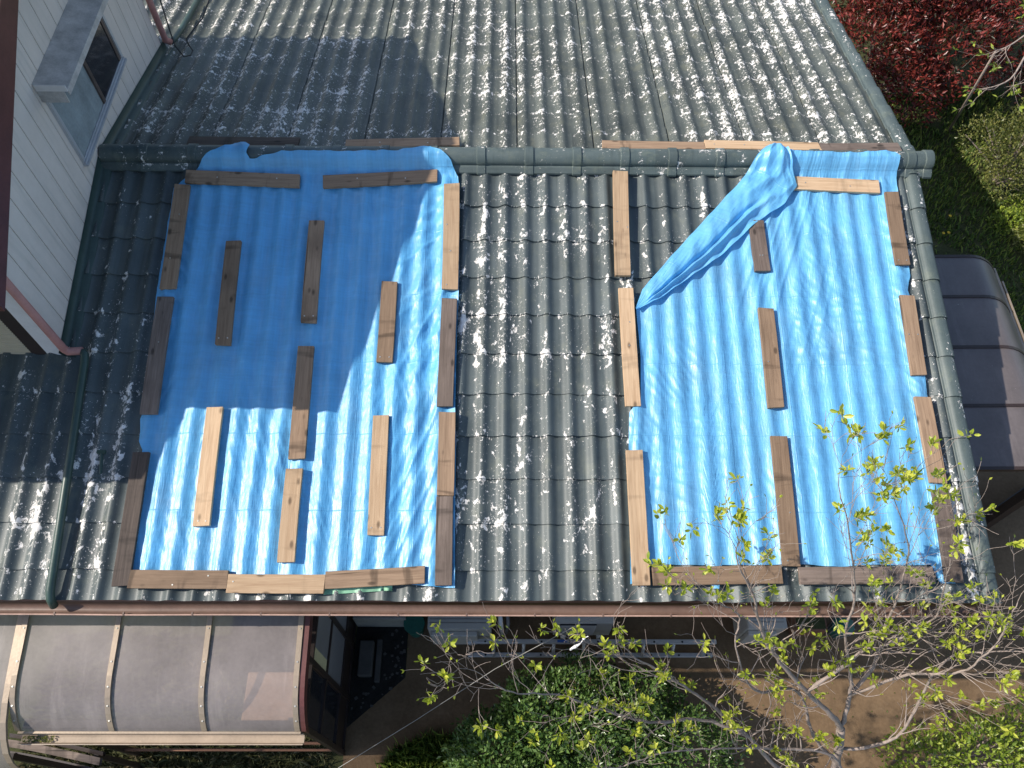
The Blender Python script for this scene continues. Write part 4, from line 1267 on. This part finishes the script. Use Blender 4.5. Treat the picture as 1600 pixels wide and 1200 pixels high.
def bush(name, blobs, n, ln, wd, mat, label, cat, seed, group=None, stems=True, droop=0.0, shell=0.55):
    rnd = random.Random(seed)
    cx_ = sum(b[0] for b in blobs) / len(blobs); cy_ = sum(b[1] for b in blobs) / len(blobs)
    root = empty(name, (cx_, cy_, 0), label, cat, group)
    mb = MB()
    vol = [b[3] ** 2 for b in blobs]; tot = sum(vol)
    for b, v in zip(blobs, vol):
        for i in range(int(n * v / tot)):
            dv = rvec(rnd)
            if dv.z < -0.5: dv.z = -dv.z
            nz = noise.noise((dv.x * 2.3 + b[0], dv.y * 2.3 + b[1], dv.z * 2.3 + seed))
            nz2 = noise.noise((dv.x * 6 + b[0], dv.y * 6 + b[1], dv.z * 6 + seed))
            if nz2 < -0.28 and rnd.random() < 0.8: continue
            r = b[3] * (1.0 + 0.28 * nz + 0.14 * nz2) * (shell + (1 - shell) * rnd.random() ** 0.5)
            p = Vector((b[0], b[1], b[2])) + Vector((dv.x * r, dv.y * r, dv.z * r * 0.85))
            if p.z < 0.02: continue
            up = (dv * 0.7 + rvec(rnd) * 0.9 + Vector((0, 0, 0.35 - droop))).normalized()
            nr = (dv * 0.6 + rvec(rnd) * 0.7 + Vector((0, 0, 0.5)))
            nr = (nr - up * nr.dot(up)).normalized()
            sc_ = rnd.uniform(0.65, 1.25)
            leaf_quads(mb, p, nr, up, ln * sc_, wd * sc_, rnd)
    mb.build('foliage', mat, root)
    if stems:
        s = MB()
        for b in blobs:
            for i in range(5):
                dv = rvec(rnd); e = Vector((b[0], b[1], b[2])) + Vector((dv.x, dv.y, abs(dv.z))) * b[3] * 0.8
                mid = Vector((lerp(cx_, e.x, 0.4), lerp(cy_, e.y, 0.4), e.z * 0.5))
                s.tube([(cx_ + rnd.uniform(-.08, .08), cy_ + rnd.uniform(-.08, .08), 0), mid, e], [0.02, 0.013, 0.005], 6)
        s.build('stem', M['bark'], root)
    return root

bush('photinia_bush', [(4.95, 4.75, 0.9, 0.75), (5.35, 4.35, 0.62, 0.6), (5.0, 5.4, 1.3, 0.8)], 15000, 0.075, 0.026, M['leaf_red'], 'red leaved bush nearest the back corner of the tiled roof', 'bush', 1, 'red leaved bushes', shell=0.6)
bush('photinia_bush', [(5.95, 4.75, 0.95, 0.75), (5.7, 5.5, 1.4, 0.75)], 12000, 0.075, 0.026, M['leaf_red'], 'middle red leaved bush behind the leaning pole', 'bush', 2, 'red leaved bushes', shell=0.6)
bush('photinia_bush', [(7.0, 5.0, 1.0, 0.8), (6.7, 5.7, 1.4, 0.8), (7.5, 4.6, 0.6, 0.55)], 12000, 0.075, 0.026, M['leaf_red'], 'red leaved bush at the top right corner, behind the leafy twigs', 'bush', 3, 'red leaved bushes', shell=0.6)
bush('photinia_bush', [(4.4, 6.6, 1.2, 1.0), (5.8, 7.2, 1.3, 1.1), (7.2, 7.0, 1.3, 1.1), (8.3, 6.2, 1.1, 0.9)], 9000, 0.09, 0.035, M['leaf_dark'], 'dark evergreen hedge behind the red bushes', 'hedge', 4, shell=0.6)
bush('shrub', [(6.30, 3.42, 0.50, 0.38), (6.60, 3.15, 0.45, 0.42), (6.42, 2.85, 0.32, 0.28), (6.95, 3.55, 0.55, 0.45), (7.0, 2.9, 0.4, 0.4)], 9500, 0.040, 0.019, M['leaf_olive'], 'olive twiggy shrub at the right edge above the sunlit grass', 'shrub', 5, shell=0.30)
bush('shrub', [(6.62, 2.0, 0.16, 0.22), (6.85, 1.8, 0.2, 0.25)], 3500, 0.034, 0.017, M['leaf_olive'], 'small yellowish shrub at the right edge near the carport', 'shrub', 15)
bush('low_plants', [(6.50, 2.35, 0.02, 0.26), (6.85, 2.15, 0.02, 0.30), (6.75, 2.6, 0.02, 0.25)], 3500, 0.05, 0.018, M['leaf_mid'], 'low bright green plants in the sunlit patch below the olive shrub', 'plants', 16, stems=False)
bush('evergreen_bush', [(-0.12, -4.30, 0.66, 0.50), (0.35, -4.05, 0.74, 0.54), (0.85, -4.05, 0.70, 0.50), (0.55, -3.68, 0.56, 0.38), (1.35, -4.20, 0.6, 0.48), (0.2, -4.6, 0.7, 0.5), (0.12, -3.82, 0.62, 0.38), (1.1, -3.72, 0.5, 0.32), (-0.32, -4.10, 0.5, 0.34)], 40000, 0.046, 0.022, M['leaf_dark'], 'dense dark evergreen bush below the bare branches at the bottom', 'bush', 6, shell=0.62)
bush('leafy_shrub', [(3.45, -4.25, 0.55, 0.36), (3.95, -4.20, 0.62, 0.40), (4.40, -4.05, 0.6, 0.36)], 5200, 0.055, 0.021, M['leaf_mid'], 'bright green leafy shrub in the bottom right corner', 'shrub', 7)

def grass(name, n, fn, hgt, mat, label, seed):
    rnd = random.Random(seed); mb = MB()
    for i in range(n):
        x, y = fn(rnd)
        if x is None: continue
        a = rnd.uniform(0, 6.28); h = hgt * rnd.uniform(0.4, 1.3); wd = 0.006 + 0.007 * rnd.random()
        lean = rnd.uniform(0.1, 0.9) * h
        b = Vector((x, y, 0.0)); s_ = Vector((math.cos(a), math.sin(a), 0)) * wd; ln_ = Vector((-math.sin(a), math.cos(a), 0)) * lean
        mb.quad(b - s_, b + s_, b + ln_ * 0.5 + s_ * 0.7 + Vector((0, 0, h * 0.7)), b + ln_ + Vector((0, 0, h)))
    prop(mb.build(name, mat), label, kind='stuff')
def lawn(r):
    x, y = r.uniform(3.3, 8.6), r.uniform(0.3, 5.0)
    if noise.noise((x * 1.4, y * 1.4, 1)) < -0.25 and r.random() < 0.75: return None, None
    return x, y
grass('lawn_grass', 26000, lawn, 0.075, M['grass'], 'short rough lawn beside the house', 1)
def patch(r):
    x, y = r.uniform(-1.45, -0.35), r.uniform(-4.5, -3.85)
    if (x + 0.75) ** 2 / 0.35 + (y + 4.35) ** 2 / 0.18 > 1.0: return None, None
    return x, y
grass('ground_cover', 5200, patch, 0.14, M['grass'], 'bright grass tuft beside the evergreen bush', 2)
def weeds(r): return r.uniform(-4.6, -1.75), r.uniform(-4.9, -3.0)
grass('weeds', 9000, weeds, 0.10, M['dry_grass'], 'dry weeds under the front of the terrace roof', 3)
# dandelions
for i, (x, y) in enumerate(((5.55, 2.15), (5.62, 2.16), (5.72, 2.45))):
    q = MB(); q.tube([(x, y, 0), (x, y, 0.10)], 0.003, 5); fo = q.build('dandelion', M['leaf_mid'])
    q = MB()
    for k in range(14):
        a = k * 0.449
        leaf_quads(q, Vector((x, y, 0.10)), Vector((0, 0, 1)), Vector((math.cos(a), math.sin(a), 0.2)), 0.024, 0.010, None)
    dm = bpy.data.materials.get('yellow_petal') or plain('yellow_petal', (0.75, 0.48, 0.02), 0.6, bump=0)
    q.build('flower_head', dm, fo)
    prop(fo, 'small yellow dandelion in the shaded grass above the carport', 'flower', 'dandelions in the grass')
rnd = random.Random(404); mb = MB()
for i in range(150):
    x = rnd.uniform(-1.2, 4.6); y = rnd.uniform(-4.3, -3.1)
    a = rnd.uniform(0, 6.28); up = Vector((math.cos(a), math.sin(a), 0.1)).normalized()
    oval_leaf(mb, Vector((x, y, 0.008)), Vector((0, 0, 1)), up, rnd.uniform(0.012, 0.03), rnd.uniform(0.007, 0.014))
prop(mb.build('fallen_leaves', M['leaf_olive']), 'small fallen leaves scattered over the brown path', kind='stuff')
# leaning pole
q = MB(); q.tube([(6.21, 4.15, 0.0), (5.90, 3.73, 1.0), (5.57, 3.29, 2.0)], [0.018, 0.016, 0.013], 8)
prop(q.build('pole', M['bark'], None, True), 'thin grey pole leaning up from the shaded lawn', 'pole')

# deciduous tree, bottom right
def grow(mb, tips, p, dirn, ln, rad, lvl, rnd, maxl, up=0.25):
    pts = [p.copy()]; rads = [rad]
    nseg = 4
    d = dirn.normalized()
    for i in range(nseg):
        d = (d + rvec(rnd) * 0.22 + Vector((0, 0, up * 0.22))).normalized()
        p = p + d * ln / nseg
        pts.append(p.copy()); rads.append(max(0.0011, rad * (1 - 0.62 * (i + 1) / nseg)))
    mb.tube(pts, rads, 6 if rad > 0.006 else 5, caps=False)
    if lvl >= maxl:
        tips.append((pts[-1], d)); return
    for k in range(rnd.choice((2, 3, 3))):
        i = rnd.choice((2, 3, 4, 4))
        nd = (d + rvec(rnd) * 0.75 + Vector((0, 0, up))).normalized()
        grow(mb, tips, pts[i], nd, ln * rnd.uniform(0.55, 0.85), max(0.0014, rads[i] * rnd.uniform(0.6, 0.9)), lvl + 1, rnd, maxl, up)
    if rnd.random() < 0.35: tips.append((pts[-1], d))

def spline(P, k=6):
    P = [Vector(p) for p in P]; out = []
    for i in range(len(P) - 1):
        p0 = P[max(0, i - 1)]; p1 = P[i]; p2 = P[i + 1]; p3 = P[min(len(P) - 1, i + 2)]
        for j in range(k):
            t = j / k
            out.append(0.5 * ((2 * p1) + (p2 - p0) * t + (2 * p0 - 5 * p1 + 4 * p2 - p3) * t * t + (3 * p1 - p0 - 3 * p2 + p3) * t ** 3))
    out.append(P[-1]); return out

LIMBS = [
 ([(2.62, -4.55, 0.0), (2.60, -4.45, 0.5), (2.45, -4.25, 1.2), (2.30, -4.08, 1.8)], 0.060, 0.042, 0),
 ([(2.30, -4.08, 1.8), (2.18, -4.02, 2.0), (1.90, -3.91, 2.35), (1.58, -3.77, 2.8), (1.42, -3.70, 3.1), (1.27, -3.58, 3.5), (1.12, -3.48, 3.8)], 0.036, 0.007, 5),
 ([(2.30, -4.08, 1.8), (2.30, -3.89, 2.1), (2.17, -3.76, 2.5), (2.02, -3.64, 2.9), (1.96, -3.50, 3.3), (1.78, -3.35, 3.8), (1.60, -3.21, 4.2)], 0.028, 0.004, 7),
 ([(1.90, -3.91, 2.35), (2.16, -3.74, 2.6), (2.25, -3.63, 2.9), (2.26, -3.50, 3.2), (2.20, -3.32, 3.6), (1.99, -3.20, 4.0)], 0.022, 0.004, 7),
 ([(2.30, -3.89, 2.1), (2.42, -3.73, 2.3), (2.39, -3.66, 2.5), (2.43, -3.64, 2.7), (2.57, -3.57, 3.0), (2.51, -3.48, 3.3), (2.42, -3.32, 3.7)], 0.024, 0.004, 7),
 ([(2.45, -4.35, 0.8), (1.98, -4.29, 1.2), (1.64, -4.12, 1.7), (1.25, -3.96, 2.2), (0.93, -3.87, 2.6), (0.64, -3.80, 2.9), (0.37, -3.81, 3.1)], 0.034, 0.004, 7),
 ([(1.64, -4.12, 1.7), (1.27, -4.03, 1.9), (0.84, -4.07, 2.1), (0.47, -4.03, 2.4), (0.16, -3.99, 2.7), (-0.14, -4.02, 3.0), (-0.29, -3.98, 3.2)], 0.022, 0.004, 8),
 ([(2.60, -4.45, 0.9), (2.31, -4.23, 1.5), (1.74, -4.21, 1.8), (1.41, -4.23, 2.0), (0.96, -4.27, 2.2), (0.60, -4.38, 2.4)], 0.022, 0.005, 6),
 ([(2.45, -4.25, 1.2), (2.16, -4.10, 1.6), (1.92, -3.86, 2.1), (1.53, -3.91, 2.4), (1.30, -3.73, 2.9), (1.26, -3.60, 3.2), (1.02, -3.60, 3.5)], 0.024, 0.004, 7),
 ([(2.40, -4.18, 1.4), (2.70, -4.13, 1.8), (2.74, -3.78, 2.6), (2.85, -3.76, 2.9), (3.02, -3.80, 3.1)], 0.022, 0.004, 7),
 ([(2.30, -3.89, 2.1), (2.51, -3.84, 2.6), (2.70, -3.88, 2.9), (2.76, -3.77, 3.3), (2.76, -3.62, 3.6)], 0.018, 0.004, 7),
]
rnd = random.Random(77)
tree = empty('bare_tree', (2.62, -4.55, 0), 'bare twigged tree with fresh yellow green leaf tufts in front of the eave', 'tree')
tm = MB(); tips = []
for P, r0, r1, ns in LIMBS:
    pts = spline(P)
    n = len(pts)
    tm.tube([p + rvec(rnd) * 0.006 * (0 if i in (0, n - 1) else 1) for i, p in enumerate(pts)], [0.70 * lerp(r0, r1, (i / (n - 1)) ** 0.7) * (1 + 0.12 * rnd.uniform(-1, 1)) for i in range(n)], 9)
    if not ns: continue
    for k in range(ns + 11):
        t = 0.2 + 0.8 * (k + rnd.random()) / (ns + 11)
        i = min(n - 2, int(t * (n - 1)))
        ax = (pts[i + 1] - pts[i]).normalized()
        d = (ax * 0.6 + rvec(rnd) * 0.9 + Vector((0, 0.05, 0.45))).normalized()
        grow(tm, tips, pts[i], d, rnd.uniform(0.18, 0.38), min(0.006, lerp(r0, r1, t) * 0.34), 0, rnd, 2)
    grow(tm, tips, pts[-1], (pts[-1] - pts[-3]).normalized(), 0.3, r1 * 0.7, 0, rnd, 3)
tm.build('trunk', M['bark'], tree, True)
lf = MB(); buds = MB()
for p, d in tips:
    r = rnd.random()
    if r < 0.165:
        for k in range(rnd.randint(8, 15)):
            up = (d * 0.5 + rvec(rnd) * 0.95 + Vector((0, 0, 0.25))).normalized()
            nr = rvec(rnd) + Vector((0, 0, 0.9)); nr = (nr - up * nr.dot(up)).normalized()
            L_ = rnd.uniform(0.028, 0.055)
            oval_leaf(lf, p - d * rnd.random() * 0.05 + up * 0.006, nr, up, L_, L_ * 0.46)
    elif r < 0.42:
        for k in range(2):
            up = (d + rvec(rnd) * 0.6).normalized(); nr = up.orthogonal().normalized()
            leaf_quads(lf, p, nr, up, 0.026, 0.011, rnd)
lf.build('foliage', M['leaf_fresh'], tree)

# second tree, off the right edge, whose branch reaches into the picture
t2 = empty('bare_tree', (7.6, 2.9, 0), 'tree off the right edge whose leafy twigs hang over the red bushes', 'tree')
rnd = random.Random(31)
tm = MB(); tips = []
tm.tube(spline([(7.6, 2.9, 0), (7.4, 2.95, 0.9), (7.0, 3.05, 1.7), (6.5, 3.1, 2.1)]), [lerp(0.07, 0.03, i / 18) for i in range(19)], 9)
for P, r0 in (([(6.5, 3.1, 2.1), (5.9, 3.15, 2.2), (5.55, 2.75, 2.05), (5.2, 2.62, 2.0)], 0.02), ([(6.5, 3.1, 2.1), (6.0, 3.3, 2.35), (5.6, 3.15, 2.2), (5.35, 3.05, 2.1)], 0.016), ([(6.8, 3.05, 1.9), (6.2, 3.5, 2.3), (5.9, 3.6, 2.5)], 0.016), ([(6.5, 3.1, 2.1), (6.0, 2.7, 2.2), (5.6, 2.5, 2.2)], 0.015)):
    pts = spline(P); n = len(pts)
    tm.tube(pts, [lerp(r0, 0.004, i / (n - 1)) for i in range(n)], 7)
    for k in range(7):
        i = int((0.3 + 0.7 * rnd.random()) * (n - 2))
        grow(tm, tips, pts[i], ((pts[i + 1] - pts[i]).normalized() + rvec(rnd) * 0.9).normalized(), rnd.uniform(0.2, 0.35), 0.005, 1, rnd, 2, 0.1)
tm.build('trunk', M['bark'], t2, True)
lf = MB()
for p, d in tips:
    if rnd.random() < 0.6:
        for k in range(rnd.randint(3, 6)):
            up = (d * 0.6 + rvec(rnd) * 0.8).normalized(); nr = rvec(rnd) + Vector((0, 0, 0.8)); nr = (nr - up * nr.dot(up)).normalized()
            leaf_quads(lf, p, nr, up, rnd.uniform(0.05, 0.09), rnd.uniform(0.022, 0.035), rnd)
lf.build('foliage', M['leaf_mid'], t2)
